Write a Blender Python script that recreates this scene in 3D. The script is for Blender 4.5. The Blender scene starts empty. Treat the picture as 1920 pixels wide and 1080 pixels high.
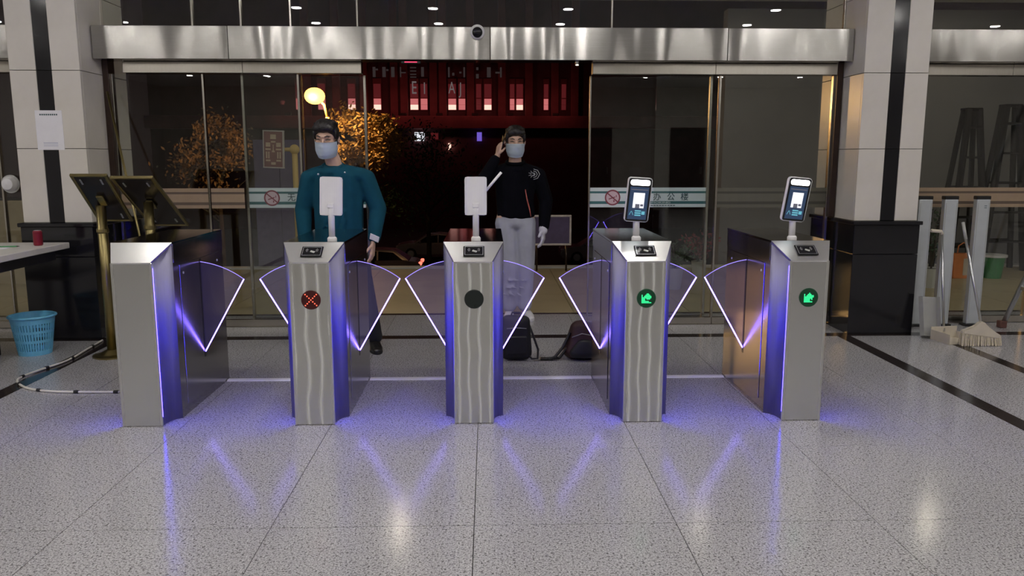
import bpy, bmesh, math, random
from mathutils import Vector, Matrix, Euler
R = math.radians
random.seed(7)
S = bpy.context.scene
COL = S.collection

# ------------------------------------------------------------------ camera, world, exposure
cd = bpy.data.cameras.new('camera')
cam = bpy.data.objects.new('camera', cd); COL.objects.link(cam)
cam.location = (0, 0, 1.426)
cam.rotation_euler = (R(90) - math.atan(242 / 1500), 0, -math.atan(44 / 1500))
cd.sensor_width = 36.0
cd.lens = 1500 / 1920 * 36.0
cd.clip_end = 400
S.camera = cam

W = bpy.data.worlds.new('night'); S.world = W; W.use_nodes = True
W.node_tree.nodes['Background'].inputs[0].default_value = (0.020, 0.011, 0.012, 1)
W.node_tree.nodes['Background'].inputs[1].default_value = 0.35
S.view_settings.view_transform = 'Standard'
S.view_settings.look = 'None'
S.view_settings.gamma = 1
S.view_settings.use_curve_mapping = False
S.view_settings.exposure = 0.0
S.cycles.max_bounces = 10
S.cycles.transparent_max_bounces = 24
S.cycles.sample_clamp_indirect = 4.0
S.cycles.caustics_reflective = True

DOWNLIGHT = 200.0      # radiance of the lobby downlights
PORCH = 130.0          # radiance of the porch downlights
BLUE_STRIP = 80.0             # added blue strips in the turnstiles, for wing glow mirrored in the steel
EDGE = 17.0            # purple edges of the wings

# ------------------------------------------------------------------ materials
MATS = {}
def nodes(name):
    m = bpy.data.materials.new(name); m.use_nodes = True
    t = m.node_tree; b = t.nodes['Principled BSDF']
    MATS[name] = m
    return m, t, b
def mapped(t, scale=(1, 1, 1), kind='Object'):
    tc = t.nodes.new('ShaderNodeTexCoord'); mp = t.nodes.new('ShaderNodeMapping')
    mp.inputs['Scale'].default_value = scale
    t.links.new(tc.outputs[kind], mp.inputs[0])
    return mp.outputs[0]
def noise(t, vec, scale, detail=4, rough=.55):
    n = t.nodes.new('ShaderNodeTexNoise'); n.inputs['Scale'].default_value = scale
    n.inputs['Detail'].default_value = detail; n.inputs['Roughness'].default_value = rough
    t.links.new(vec, n.inputs['Vector']); return n
def ramp(t, fac, stops):
    r = t.nodes.new('ShaderNodeValToRGB'); e = r.color_ramp.elements
    while len(e) < len(stops): e.new(.5)
    for k, (p, c) in enumerate(stops):
        e[k].position = p; e[k].color = (*c, 1)
    t.links.new(fac, r.inputs[0]); return r.outputs[0]
def bump(t, b, h, strength=.2, dist=.01):
    n = t.nodes.new('ShaderNodeBump'); n.inputs['Strength'].default_value = strength
    n.inputs['Distance'].default_value = dist
    t.links.new(h, n.inputs['Height']); t.links.new(n.outputs[0], b.inputs['Normal'])

def pmat(name, c, rough=.5, metal=0., var=.12, scale=12., spec=.5, bmp=0., coat=0., stretch=(1, 1, 1)):
    m, t, b = nodes(name)
    v = mapped(t, stretch)
    n = noise(t, v, scale)
    lo = tuple(x * (1 - var) for x in c); hi = tuple(min(1, x * (1 + var)) for x in c)
    t.links.new(ramp(t, n.outputs[0], [(.3, lo), (.7, hi)]), b.inputs['Base Color'])
    b.inputs['Roughness'].default_value = rough; b.inputs['Metallic'].default_value = metal
    b.inputs['Specular IOR Level'].default_value = spec; b.inputs['Coat Weight'].default_value = coat
    if bmp: bump(t, b, n.outputs[0], bmp)
    return m
def emit(name, c, s, base=None):
    m, t, b = nodes(name)
    b.inputs['Base Color'].default_value = (*(base or (.02, .02, .02)), 1)
    b.inputs['Emission Color'].default_value = (*c, 1); b.inputs['Emission Strength'].default_value = s
    b.inputs['Roughness'].default_value = .4
    return m
def steel(name, c, rough=.28, brush=(1, 1, 60), bstr=.05, aniso=0.):
    m, t, b = nodes(name)
    v = mapped(t, brush); n = noise(t, v, 9, 5)
    lo = tuple(x * .93 for x in c); hi = tuple(min(1, x * 1.06) for x in c)
    t.links.new(ramp(t, n.outputs[0], [(.3, lo), (.7, hi)]), b.inputs['Base Color'])
    b.inputs['Metallic'].default_value = 1; b.inputs['Roughness'].default_value = rough
    b.inputs['Anisotropic'].default_value = aniso
    if bstr: bump(t, b, n.outputs[0], bstr, .002)
    return m
def thin(name, tint, refl=.04, add=None, rough=0.0):
    """thin clear sheet: see-through plus an ordinary Fresnel mirror"""
    m = bpy.data.materials.new(name); m.use_nodes = True; t = m.node_tree; t.nodes.clear()
    out = t.nodes.new('ShaderNodeOutputMaterial'); mix = t.nodes.new('ShaderNodeMixShader')
    tr = t.nodes.new('ShaderNodeBsdfTransparent'); tr.inputs[0].default_value = (*tint, 1)
    gl = t.nodes.new('ShaderNodeBsdfGlossy'); gl.inputs['Roughness'].default_value = rough
    gl.inputs[0].default_value = (1, 1, 1, 1)
    lw = t.nodes.new('ShaderNodeLayerWeight'); lw.inputs[0].default_value = .5
    p = t.nodes.new('ShaderNodeMath'); p.operation = 'POWER'; p.inputs[1].default_value = 5
    a = t.nodes.new('ShaderNodeMath'); a.operation = 'MULTIPLY_ADD'; a.inputs[1].default_value = 1 - refl; a.inputs[2].default_value = refl
    t.links.new(lw.outputs['Facing'], p.inputs[0]); t.links.new(p.outputs[0], a.inputs[0])
    t.links.new(a.outputs[0], mix.inputs[0]); t.links.new(tr.outputs[0], mix.inputs[1]); t.links.new(gl.outputs[0], mix.inputs[2])
    sh = mix.outputs[0]
    if add:
        e = t.nodes.new('ShaderNodeEmission'); e.inputs[0].default_value = (*add[0], 1); e.inputs[1].default_value = add[1]
        ad = t.nodes.new('ShaderNodeAddShader'); t.links.new(sh, ad.inputs[0]); t.links.new(e.outputs[0], ad.inputs[1]); sh = ad.outputs[0]
    t.links.new(sh, out.inputs[0]); MATS[name] = m
    return m

def granite():
    m, t, b = nodes('granite')
    v = mapped(t, (1, 1, 1), 'Object')
    geo = t.nodes.new('ShaderNodeNewGeometry')
    v = geo.outputs['Position']
    n1 = noise(t, v, 150, 3, .6); n2 = noise(t, v, 85, 2, .5); n3 = noise(t, v, 1.3, 2)
    c1 = ramp(t, n1.outputs[0], [(.36, (.07, .068, .07)), (.42, (.35, .34, .347)), (.56, (.46, .45, .458)), (.68, (.70, .69, .70))])
    c2 = ramp(t, n2.outputs[0], [(.35, (.40, .39, .39)), (.43, (1, 1, 1))])
    c3 = ramp(t, n3.outputs[0], [(.3, (.92, .92, .92)), (.7, (1.0, 1.0, 1.0))])
    def mul(a, c):
        x = t.nodes.new('ShaderNodeMix'); x.data_type = 'RGBA'; x.blend_type = 'MULTIPLY'; x.inputs[0].default_value = 1
        t.links.new(a, x.inputs[6]); t.links.new(c, x.inputs[7]); return x.outputs[2]
    t.links.new(mul(mul(c1, c2), c3), b.inputs['Base Color'])
    b.inputs['Roughness'].default_value = .16; b.inputs['Specular IOR Level'].default_value = .55
    return m
granite()
def stone(name, c, vein, rough=.27):
    m, t, b = nodes(name)
    v = mapped(t, (1, 1, 1)); n = noise(t, v, 2.2, 8, .62); n2 = noise(t, v, 40, 3)
    col = ramp(t, n.outputs[0], [(.36, vein), (.5, c), (.66, tuple(min(1, x * 1.05) for x in c))])
    t.links.new(col, b.inputs['Base Color']); b.inputs['Roughness'].default_value = rough
    bump(t, b, n2.outputs[0], .02, .002)
    return m
stone('cream_stone', (.62, .585, .53), (.585, .55, .49))
stone('black_stone', (.010, .010, .012), (.014, .013, .015), .12)
stone('border_stone', (.022, .016, .015), (.032, .024, .022), .16)
stone('porch_stone', (.40, .33, .20), (.36, .30, .18), .45)
pmat('grout', (.10, .095, .09), .7)
pmat('ceiling_white', (.72, .70, .66), .8, var=.04)
pmat('wall_paint', (.60, .57, .52), .6, var=.05, scale=3)
pmat('dark_wood', (.035, .024, .02), .4, var=.3, stretch=(8, 8, .6))
def beam_mat():
    m, t, b = nodes('brushed_beam')
    v = mapped(t, (.9, .05, .10)); n = noise(t, v, 3.4, .6, .4)
    v2 = mapped(t, (.5, 1, 40)); n2 = noise(t, v2, 9, 4)
    t.links.new(ramp(t, n2.outputs[0], [(.3, (.37, .36, .342)), (.7, (.43, .418, .40))]), b.inputs['Base Color'])
    b.inputs['Metallic'].default_value = 1; b.inputs['Roughness'].default_value = .17
    bump(t, b, n.outputs[0], 1.0, .06)
beam_mat()
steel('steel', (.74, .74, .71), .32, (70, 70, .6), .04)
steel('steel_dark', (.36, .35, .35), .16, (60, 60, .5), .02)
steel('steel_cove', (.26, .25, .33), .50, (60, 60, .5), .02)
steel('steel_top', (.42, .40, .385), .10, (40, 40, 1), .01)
steel('steel_frame', (.50, .47, .42), .22, (50, 50, .5), .03)
steel('brass', (.33, .27, .12), .32, (40, 40, .5), .05)
steel('aluminium', (.62, .63, .64), .32, (50, 50, .6), .05)
pmat('bronze_frame', (.055, .035, .028), .3, .6)
def film_front(name, wav):
    m, t, b = nodes(name)
    tc = t.nodes.new('ShaderNodeTexCoord'); sep = t.nodes.new('ShaderNodeSeparateXYZ'); t.links.new(tc.outputs['Object'], sep.inputs[0])
    mp = t.nodes.new('ShaderNodeMapping'); mp.inputs['Scale'].default_value = (5, 1, 2.6); t.links.new(tc.outputs['Object'], mp.inputs[0])
    info = t.nodes.new('ShaderNodeObjectInfo')
    n = noise(t, mp.outputs[0], 1.0, 1.5, .4); n.noise_dimensions = '4D'
    md = t.nodes.new('ShaderNodeMath'); md.operation = 'MULTIPLY'; md.inputs[1].default_value = 40; t.links.new(info.outputs['Random'], md.inputs[0]); t.links.new(md.outputs[0], n.inputs['W'])
    a = t.nodes.new('ShaderNodeMath'); a.operation = 'MULTIPLY_ADD'; a.inputs[1].default_value = .085; t.links.new(n.outputs[0], a.inputs[0]); t.links.new(sep.outputs[0], a.inputs[2])
    s = t.nodes.new('ShaderNodeMath'); s.operation = 'MULTIPLY'; s.inputs[1].default_value = 98.; t.links.new(a.outputs[0], s.inputs[0])
    si = t.nodes.new('ShaderNodeMath'); si.operation = 'SINE'; t.links.new(s.outputs[0], si.inputs[0])
    ab = t.nodes.new('ShaderNodeMath'); ab.operation = 'POWER'; ab.inputs[1].default_value = 5.0
    h = t.nodes.new('ShaderNodeMath'); h.operation = 'MULTIPLY_ADD'; h.inputs[1].default_value = .5; h.inputs[2].default_value = .5
    t.links.new(si.outputs[0], h.inputs[0]); t.links.new(h.outputs[0], ab.inputs[0])
    b.inputs['Base Color'].default_value = (.72, .725, .71, 1); b.inputs['Metallic'].default_value = 1; b.inputs['Roughness'].default_value = .27
    if wav:
        bump(t, b, ab.outputs[0], .5, .004)
        fade = t.nodes.new('ShaderNodeMath'); fade.operation = 'MULTIPLY'; fade.inputs[1].default_value = .55; t.links.new(ab.outputs[0], fade.inputs[0])
        mx = t.nodes.new('ShaderNodeMix'); mx.data_type = 'RGBA'; mx.inputs[6].default_value = (.70, .705, .675, 1); mx.inputs[7].default_value = (.88, .89, .85, 1)  # wrinkle glints put into the colour as paler ridges
        t.links.new(fade.outputs[0], mx.inputs[0]); t.links.new(mx.outputs[2], b.inputs['Base Color'])
        inv = t.nodes.new('ShaderNodeMath'); inv.operation = 'SUBTRACT'; inv.inputs[0].default_value = 1; t.links.new(fade.outputs[0], inv.inputs[1]); t.links.new(inv.outputs[0], b.inputs['Metallic'])
    return m
film_front('front_wrinkled', True); film_front('front_smooth', False)
thin('glass', (.93, .95, .94), .045)
thin('acrylic', (.90, .88, .985), .035, ((.30, .22, 1.0), .018))
emit('added_blue', (.034, .024, 1.0), BLUE_STRIP)
emit('edge_purple', (.20, .13, 1.0), EDGE)
emit('arc_purple', (.34, .26, 1.0), 1.4)
emit('lamp_disc', (1.0, .965, .925), DOWNLIGHT, (.8, .8, .8))
emit('porch_disc', (1.0, .90, .72), PORCH, (.8, .8, .8))
emit('terminal_lamp', (1, 1, .97), 7.0)
emit('screen_white', (.93, .93, 1.0), 1.15)
emit('screen_dim', (.20, .20, .26), .55)
emit('screen_navy', (.03, .07, .16), .55)
emit('screen_cyan', (.18, .62, .78), .75)
emit('led_red', (1, .10, .05), 3.0)
emit('led_green', (.03, .95, .32), 1.5)
emit('window_pink', (1.0, .27, .27), .55)
emit('window_pale', (1.0, .62, .50), 1.3)
emit('window_red', (.55, .06, .07), .14)
emit('sign_white', (.9, .93, 1.0), .9)
emit('sign_violet', (.22, .14, .8), .7)
emit('sodium', (1.0, .52, .10), 5.0)
emit('tail_lamp', (1, .16, .10), 2.2)
emit('red_dot', (1, .03, .10), 3.0)
emit('white_dot', (1, .93, .7), 12.0)
pmat('indicator_dark', (.010, .016, .014), .25, var=.05)
pmat('indicator_red', (.06, .005, .005), .3, var=.05)
pmat('indicator_green', (.006, .06, .025), .3, var=.05)
pmat('plastic_white', (.74, .73, .74), .35, var=.03)
pmat('plastic_black', (.012, .012, .013), .25, var=.1)
pmat('gloss_black', (.008, .008, .01), .08, var=.1)
pmat('letter_white', (.62, .62, .62), .6, var=.03)
pmat('film_white', (.62, .68, .70), .5, var=.03)
pmat('film_teal', (.035, .13, .14), .5, var=.05)
pmat('film_dim_tan', (.30, .215, .14), .5, var=.06)  # pale film on poorly lit panes, the dimness put into its colour
pmat('film_dim_brown', (.10, .07, .05), .5, var=.06)
pmat('ink', (.02, .06, .07), .5, var=.05)
pmat('sign_red', (.22, .04, .06), .5, var=.05)
pmat('paper', (.74, .73, .76), .7, var=.03)
pmat('paper_mark', (.30, .32, .48), .7, var=.05)
pmat('basket_blue', (.16, .50, .72), .4, var=.06)
pmat('tabletop', (.60, .575, .54), .35, var=.04)
pmat('table_dark', (.012, .011, .012), .5, var=.1)
pmat('can_red', (.22, .012, .03), .3, .3, var=.1)
pmat('cable_white', (.70, .67, .60), .5, var=.04)
pmat('rubber', (.012, .012, .012), .6, var=.1)
pmat('sign_back', (.045, .036, .03), .22, .5, var=.3)
pmat('broom_cream', (.56, .50, .40), .55, var=.06)
pmat('post_grey', (.50, .53, .55), .35, .3, var=.04)
pmat('bristle', (.62, .55, .42), .8, var=.15, scale=60)
pmat('pan_grey', (.36, .36, .34), .4, var=.06)
pmat('foot_brown', (.12, .05, .04), .6)
pmat('skin', (.60, .39, .29), .5, var=.05, scale=20)
pmat('hair', (.008, .006, .006), .45, var=.3, scale=90, bmp=.4)
pmat('mask_blue', (.76, .86, .95), .75, var=.03)
pmat('eye_dark', (.012, .009, .009), .4)
pmat('teal_cloth', (.005, .058, .092), .9, spec=.2, var=.12, scale=9, bmp=.1)
pmat('navy_trousers', (.010, .011, .015), .85, bmp=.1)
pmat('black_cloth', (.0035, .0035, .006), .9, spec=.08, var=.25, scale=8, bmp=.1)
pmat('grey_trousers', (.36, .37, .42), .85, var=.1, scale=7, bmp=.15)
pmat('glove', (.56, .55, .62), .5, var=.08, scale=30, bmp=.2)
pmat('shoe_white', (.62, .61, .62), .5)
pmat('shoe_black', (.010, .009, .009), .4)
pmat('stripe_orange', (.50, .12, .09), .6)
pmat('bag_black', (.010, .010, .013), .6, var=.2, bmp=.2)
pmat('bag_maroon', (.040, .012, .014), .6, var=.25, bmp=.2)
pmat('car_silver', (.42, .39, .40), .25, .4, var=.04, coat=.5)
pmat('car_dark', (.20, .18, .22), .25, .4, var=.04, coat=.5)
pmat('car_glass', (.008, .008, .009), .06)
pmat('asphalt', (.018, .016, .016), .8, var=.2)
pmat('facade', (.22, .060, .060), .8, var=.2, scale=1)
pmat('facade_dark', (.11, .035, .038), .8, var=.2, scale=1)
pmat('leaf_lamplit', (.42, .27, .10), .6, var=.35, scale=2)  # orange lamplight put into the leaf colour
pmat('leaf_dim', (.22, .13, .06), .6, var=.35, scale=2)  # darker leaf colour stands for the weaker light on this tree
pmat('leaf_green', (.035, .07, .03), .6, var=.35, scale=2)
pmat('leaf_red', (.20, .035, .05), .6, var=.35, scale=4)
pmat('bark', (.05, .035, .025), .9)
pmat('pot_white', (.55, .54, .50), .5, var=.05)
pmat('soil', (.02, .014, .01), .9)
pmat('yellow_post', (.86, .60, .20), .5, var=.05)
pmat('notice_maroon', (.34, .15, .15), .5)
pmat('notice_cream', (.85, .66, .48), .5)
pmat('notice_frame', (.75, .68, .66), .4)
pmat('panel_violet', (.13, .10, .20), .7)
pmat('grey_wall', (.19, .18, .176), .8, var=.08, scale=2)
pmat('ladder_silhouette', (.006, .004, .004), .8, spec=.1)
pmat('bag_orange', (.70, .22, .06), .6)
pmat('bag_cream', (.58, .48, .36), .6)
pmat('lid_green', (.05, .26, .09), .5)
pmat('beige_board', (.42, .34, .22), .7, var=.05)

# ------------------------------------------------------------------ object helpers
def M(k): return MATS[k]
def link(name, me, mat, parent=None, loc=(0, 0, 0), rot=(0, 0, 0)):
    o = bpy.data.objects.new(name, me); COL.objects.link(o)
    if mat: me.materials.clear(); me.materials.append(M(mat))
    o.location = loc; o.rotation_euler = rot
    if parent is not None: o.parent = parent
    return o
def empty(name, loc=(0, 0, 0), rz=0., rot=None):
    o = bpy.data.objects.new(name, None); COL.objects.link(o); o.location = loc
    o.rotation_euler = rot if rot else (0, 0, rz); o.empty_display_size = .1
    return o
def tag(o, label, cat, group=None):
    o['label'] = label; o['category'] = cat
    if group: o['group'] = group
    return o
def struct(o):
    o['kind'] = 'structure'; return o
def fin(bm, name, mat, parent=None, loc=(0, 0, 0), rot=(0, 0, 0), smooth=False):
    me = bpy.data.meshes.new(name)
    bmesh.ops.recalc_face_normals(bm, faces=bm.faces)
    bm.to_mesh(me); bm.free()
    if smooth:
        for p in me.polygons: p.use_smooth = True
    return link(name, me, mat, parent, loc, rot)
def bbox(bm, c, s, bev=0., rot=None, seg=1):
    r = bmesh.ops.create_cube(bm, size=1)
    vs = r['verts']
    bmesh.ops.scale(bm, vec=s, verts=vs)
    if bev:
        es = list({e for v in vs for e in v.link_edges})
        q = bmesh.ops.bevel(bm, geom=es, offset=bev, segments=seg, affect='EDGES', profile=.5)
        vs = list({v for f in q['faces'] for v in f.verts} | {v for v in vs if v.is_valid})
    if rot: bmesh.ops.rotate(bm, cent=(0, 0, 0), matrix=Euler(rot).to_matrix(), verts=vs)
    bmesh.ops.translate(bm, vec=c, verts=vs)
    return vs
def box(name, c, s, mat, parent=None, bev=0., rot=None, seg=1):
    """mesh origin at c"""
    bm = bmesh.new(); bbox(bm, (0, 0, 0), s, bev, None, seg)
    return fin(bm, name, mat, parent, c, rot or (0, 0, 0))
def span(name, a, b, mat, parent=None, bev=0.):
    c = [(p + q) / 2 for p, q in zip(a, b)]; s = [abs(q - p) for p, q in zip(a, b)]
    return box(name, c, s, mat, parent, bev)
def ring_pts(c, r, ax, n, ph=0):
    ax = Vector(ax).normalized(); u = ax.orthogonal().normalized(); v = ax.cross(u)
    return [Vector(c) + u * r * math.cos(ph + 2 * math.pi * k / n) + v * r * math.sin(ph + 2 * math.pi * k / n) for k in range(n)]
def btube(bm, pts, r, n=8, cap=True):
    pts = [Vector(p) for p in pts]; rs = r if isinstance(r, (list, tuple)) else [r] * len(pts)
    prev = None; rings = []
    up = None
    for k, p in enumerate(pts):
        d = (pts[min(k + 1, len(pts) - 1)] - pts[max(k - 1, 0)]).normalized()
        if up is None: up = d.orthogonal().normalized()
        up = (up - d * up.dot(d)).normalized(); v = d.cross(up)
        rings.append([bm.verts.new(p + up * rs[k] * math.cos(2 * math.pi * j / n) + v * rs[k] * math.sin(2 * math.pi * j / n)) for j in range(n)])
    for a, b in zip(rings, rings[1:]):
        for j in range(n): bm.faces.new((a[j], a[(j + 1) % n], b[(j + 1) % n], b[j]))
    if cap:
        bm.faces.new(rings[0][::-1]); bm.faces.new(rings[-1])
def tube(name, pts, r, mat, parent=None, n=8, loc=(0, 0, 0)):
    bm = bmesh.new(); btube(bm, pts, r, n); return fin(bm, name, mat, parent, loc, smooth=True)
def blathe(bm, prof, n=24, c=(0, 0, 0)):
    rings = []
    for r, z in prof:
        rings.append([bm.verts.new((c[0] + r * math.cos(2 * math.pi * j / n), c[1] + r * math.sin(2 * math.pi * j / n), c[2] + z)) for j in range(n)])
    for a, b in zip(rings, rings[1:]):
        for j in range(n): bm.faces.new((a[j], a[(j + 1) % n], b[(j + 1) % n], b[j]))
    bm.faces.new(rings[0][::-1]); bm.faces.new(rings[-1])
def lathe(name, prof, mat, parent=None, loc=(0, 0, 0), rot=(0, 0, 0), n=24):
    bm = bmesh.new(); blathe(bm, prof, n)
    o = fin(bm, name, mat, parent, loc, rot)
    return o
def bprism(bm, poly, d, axis='y'):
    """poly in 2D extruded by +-d/2; axis y: (x,z); axis z: (x,y); axis x: (y,z)"""
    def P(p, t): return {'y': (p[0], t, p[1]), 'z': (p[0], p[1], t), 'x': (t, p[0], p[1])}[axis]
    a = [bm.verts.new(P(p, -d / 2)) for p in poly]; b = [bm.verts.new(P(p, d / 2)) for p in poly]
    bm.faces.new(a); bm.faces.new(b[::-1])
    for k in range(len(poly)): bm.faces.new((a[k], b[k], b[(k + 1) % len(poly)], a[(k + 1) % len(poly)]))
def prism(name, poly, d, axis, mat, parent=None, loc=(0, 0, 0), rot=(0, 0, 0), bev=0.):
    bm = bmesh.new(); bprism(bm, poly, d, axis)
    if bev: bmesh.ops.bevel(bm, geom=list(bm.edges), offset=bev, segments=2, affect='EDGES')
    return fin(bm, name, mat, parent, loc, rot)
def rrect(w, h, r, n=5):
    out = []
    for cx, cy, a0 in ((w/2-r, h/2-r, 0), (-w/2+r, h/2-r, 90), (-w/2+r, -h/2+r, 180), (w/2-r, -h/2+r, 270)):
        for k in range(n + 1):
            a = R(a0 + 90 * k / n); out.append((cx + r * math.cos(a), cy + r * math.sin(a)))
    return out
def hull(bm, pts):
    vs = [bm.verts.new(p) for p in pts]
    bmesh.ops.convex_hull(bm, input=vs)
def text(name, s, size, mat, parent, loc, rot=(R(90), 0, 0), sx=1., ext=.0008, off=0.):
    cu = bpy.data.curves.new('t', 'FONT'); cu.body = s; cu.size = size; cu.align_x = 'CENTER'; cu.align_y = 'CENTER'; cu.extrude = ext
    cu.resolution_u = 3; cu.offset = size * off
    o = bpy.data.objects.new('t', cu); COL.objects.link(o)
    bpy.context.view_layer.update()
    me = bpy.data.meshes.new_from_object(o.evaluated_get(bpy.context.evaluated_depsgraph_get()))
    bpy.data.objects.remove(o); bpy.data.curves.remove(cu)
    me.name = name
    ob = link(name, me, mat, parent, loc, rot); ob.scale = (sx, 1, 1)
    return ob
def copy_tree(o, parent=None):
    c = o.copy(); COL.objects.link(c); c.parent = parent
    for ch in list(o.children): copy_tree(ch, c)
    return c
ICO = None
def ico():
    global ICO
    if ICO is None:
        b = bmesh.new(); bmesh.ops.create_icosphere(b, subdivisions=2, radius=1); ICO = [v.co.copy() for v in b.verts]; b.free()
    return ICO
def V3(r): return Vector((r, r, r)) if isinstance(r, (int, float)) else Vector(r)
def blob(name, prims, voxel, mat, parent=None, it=4, xf=None, loc=(0, 0, 0)):
    """tapered capsules / ellipsoids fused into one continuous skin"""
    bm = bmesh.new()
    for p in prims:
        pts = []
        for c, r in p:
            r = V3(r)
            pts += [Vector(c) + Vector((q.x * r.x, q.y * r.y, q.z * r.z)) for q in ico()]
        b2 = bmesh.new(); hull(b2, pts)
        bad = [v for v in b2.verts if not v.link_faces]
        bmesh.ops.delete(b2, geom=bad, context='VERTS')
        tmp = bpy.data.meshes.new('x'); bmesh.ops.recalc_face_normals(b2, faces=b2.faces); b2.to_mesh(tmp); b2.free()
        bm.from_mesh(tmp); bpy.data.meshes.remove(tmp)
    if xf is not None: bmesh.ops.transform(bm, matrix=xf, verts=bm.verts)
    me = bpy.data.meshes.new('tmp'); bm.to_mesh(me); bm.free()
    o = bpy.data.objects.new('tmp', me); COL.objects.link(o)
    m = o.modifiers.new('r', 'REMESH'); m.mode = 'VOXEL'; m.voxel_size = voxel
    s = o.modifiers.new('s', 'SMOOTH'); s.iterations = it; s.factor = .5
    bpy.context.view_layer.update()
    out = bpy.data.meshes.new_from_object(o.evaluated_get(bpy.context.evaluated_depsgraph_get()))
    bpy.data.objects.remove(o); bpy.data.meshes.remove(me)
    for p in out.polygons: p.use_smooth = True
    out.name = name
    return link(name, out, mat, parent, loc)

# ------------------------------------------------------------------ the setting: floor
GL = 6.82                                  # plane of the glass front
floor = struct(span('floor', (-9, -9.2, -.12), (10.5, 7.30, -.014), 'grout'))
floor['label'] = 'grey speckled polished granite floor with dark border strips'
TZ = -.007
def tile(x0, x1, y0, y1, mat='granite', g=.0016, par=floor, name='tile', top=0.):
    bm = bmesh.new(); bbox(bm, (0, 0, 0), (x1 - x0 - 2 * g, y1 - y0 - 2 * g, .014))
    o = fin(bm, name, mat, par, ((x0 + x1) / 2 - par.location.x, (y0 + y1) / 2 - par.location.y, top - .007 - par.location.z))
    return o
xs = [-4.65, -3.85, -3.055, None, -2.945, -2.455, -1.656, -.858, -.062, .738, 1.539, 2.339, 2.84, None, 2.95, 3.60, None, 3.70, 4.45, 5.25]
ys = [1.30, 2.134, 2.967, 3.80, 4.633, 5.466, 6.30]
for j in range(len(ys) - 1):
    for a, b in zip(xs, xs[1:]):
        if a is None or b is None: continue
        tile(a, b, ys[j], ys[j + 1])
    for a, b in ((-3.055, -2.945), (2.84, 2.95), (3.60, 3.70)):
        tile(a, b, ys[j], ys[j + 1], 'border_stone', .001, name='border_strip')
for a, b in ((-9, -4.65), (5.25, 10.5)): tile(a, b, 1.30, 6.30)
tile(-9, 10.5, -9.2, 1.30)
for a, b in zip([-9, -4.65, -3.05, -1.656, -.062, 1.539, 2.895, 4.45], [-4.65, -3.05, -1.656, -.062, 1.539, 2.895, 4.45, 10.5]):
    tile(a, b, 6.30, 6.42, 'border_stone', .001, name='border_strip')
for a, b in zip([-9, -3.05, -2.455, -1.656, -.858, -.062, .738, 1.539, 2.339, 2.95], [-3.05, -2.455, -1.656, -.858, -.062, .738, 1.539, 2.339, 2.95, 10.5]):
    tile(a, b, 6.42, 7.30)
# lobby shell
wb = struct(span('wall_back', (-9.2, -9.4, 0), (10.7, -9.2, 3.4), 'wall_paint'))
struct(span('wall_left', (-9.2, -9.2, 0), (-9.0, 6.78, 3.4), 'wall_paint'))
struct(span('wall_right', (10.5, -9.2, 0), (10.7, 6.78, 3.4), 'wall_paint'))
ceil = struct(span('ceiling', (-9.2, -9.4, 3.4), (10.7, 6.95, 3.55), 'ceiling_white'))
cl = ceil.location
for k, x in enumerate((2.5, 5.15)):
    d = struct(empty('door_%d' % (k + 1), (x + .5, -9.18, 0)))
    span('door_leaf', (-.5, -.02, 0), (.5, .03, 2.3), 'dark_wood', d)
    tube('door_handle', [(.38, .06, 1.0), (.38, .06, 1.2)], .012, 'aluminium', d)
disc_prof = [(.0005, -.004), (.062, -.004), (.062, 0.0), (.0005, 0.0)]
ring_prof = [(.063, -.012), (.085, -.010), (.088, 0), (.063, 0)]
d0 = None
for y in (5.0, 3.8, 2.6, 1.4, .2, -1.6, -3.6, -6.2):
    for x in (-7.1, -5.29, -2.51, -.72, 1.07, 3.85, 5.64, 7.6):
        bm = bmesh.new()
        if d0 is None:
            d0 = lathe('downlight', ring_prof, 'plastic_white', ceil, (x - cl.x, y - cl.y, -.0752), n=20)
            e0 = lathe('lamp_lens', disc_prof, 'lamp_disc', d0, (0, 0, -.0125), n=20)
        else:
            c = d0.copy(); COL.objects.link(c); c.location = (x - cl.x, y - cl.y, -.0752)
            e = e0.copy(); COL.objects.link(e); e.parent = c
        bm.free()

# ------------------------------------------------------------------ columns
def column(x0, x1, bx0, bx1, sx0, sx1, label):
    cx = (x0 + x1) / 2
    t = tag(empty('stone_column', (cx, 6.75, 0)), label, 'column')
    def sp(n, a, b, m, bev=0.): return span(n, (a[0] - cx, a[1] - 6.75, a[2]), (b[0] - cx, b[1] - 6.75, b[2]), m, t, bev)
    sp('core', (x0 + .03, 6.43, 0), (x1 - .03, 7.18, 3.4), 'grout')
    ba = sp('base', (bx0 + .004, 6.364, 0), (bx1 - .004, 7.24, .66), 'black_stone', .003)
    sp('base', (bx0 + .004, 6.364, .663), (bx1 - .004, 7.24, .90), 'black_stone', .003)
    sp('base_moulding', (bx0 - .012, 6.348, .90), (bx1 + .012, 7.255, .93), 'black_stone', .004)
    zs = [.93, 1.505, 2.095, 2.70, 3.4]
    for a, b in zip(zs, zs[1:]):
        g = .002
        sp('stone_panel', (x0, 6.40, a + g), (sx0 - .001, 6.43, b - g), 'cream_stone', .002)
        sp('stone_panel', (sx1 + .001, 6.40, a + g), (x1, 6.43, b - g), 'cream_stone', .002)
        sp('stone_stripe', (sx0, 6.404, a + g), (sx1, 6.43, b - g), 'black_stone', .001)
        for xx in (x0, x1 - .03):
            sp('stone_panel', (xx, 6.431, a + g), (xx + .03, 6.80, b - g), 'cream_stone', .002)
            sp('stone_panel', (xx, 6.804, a + g), (xx + .03, 7.20, b - g), 'cream_stone', .002)
    return t
colL = column(-3.65, -3.12, -3.665, -3.10, -3.45, -3.333, 'cream stone column on black base at the left, with a white poster on its stripe')
colR = column(2.96, 3.475, 2.945, 3.49, 3.172, 3.290, 'cream stone column on black base at the right, beside the broom')

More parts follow.
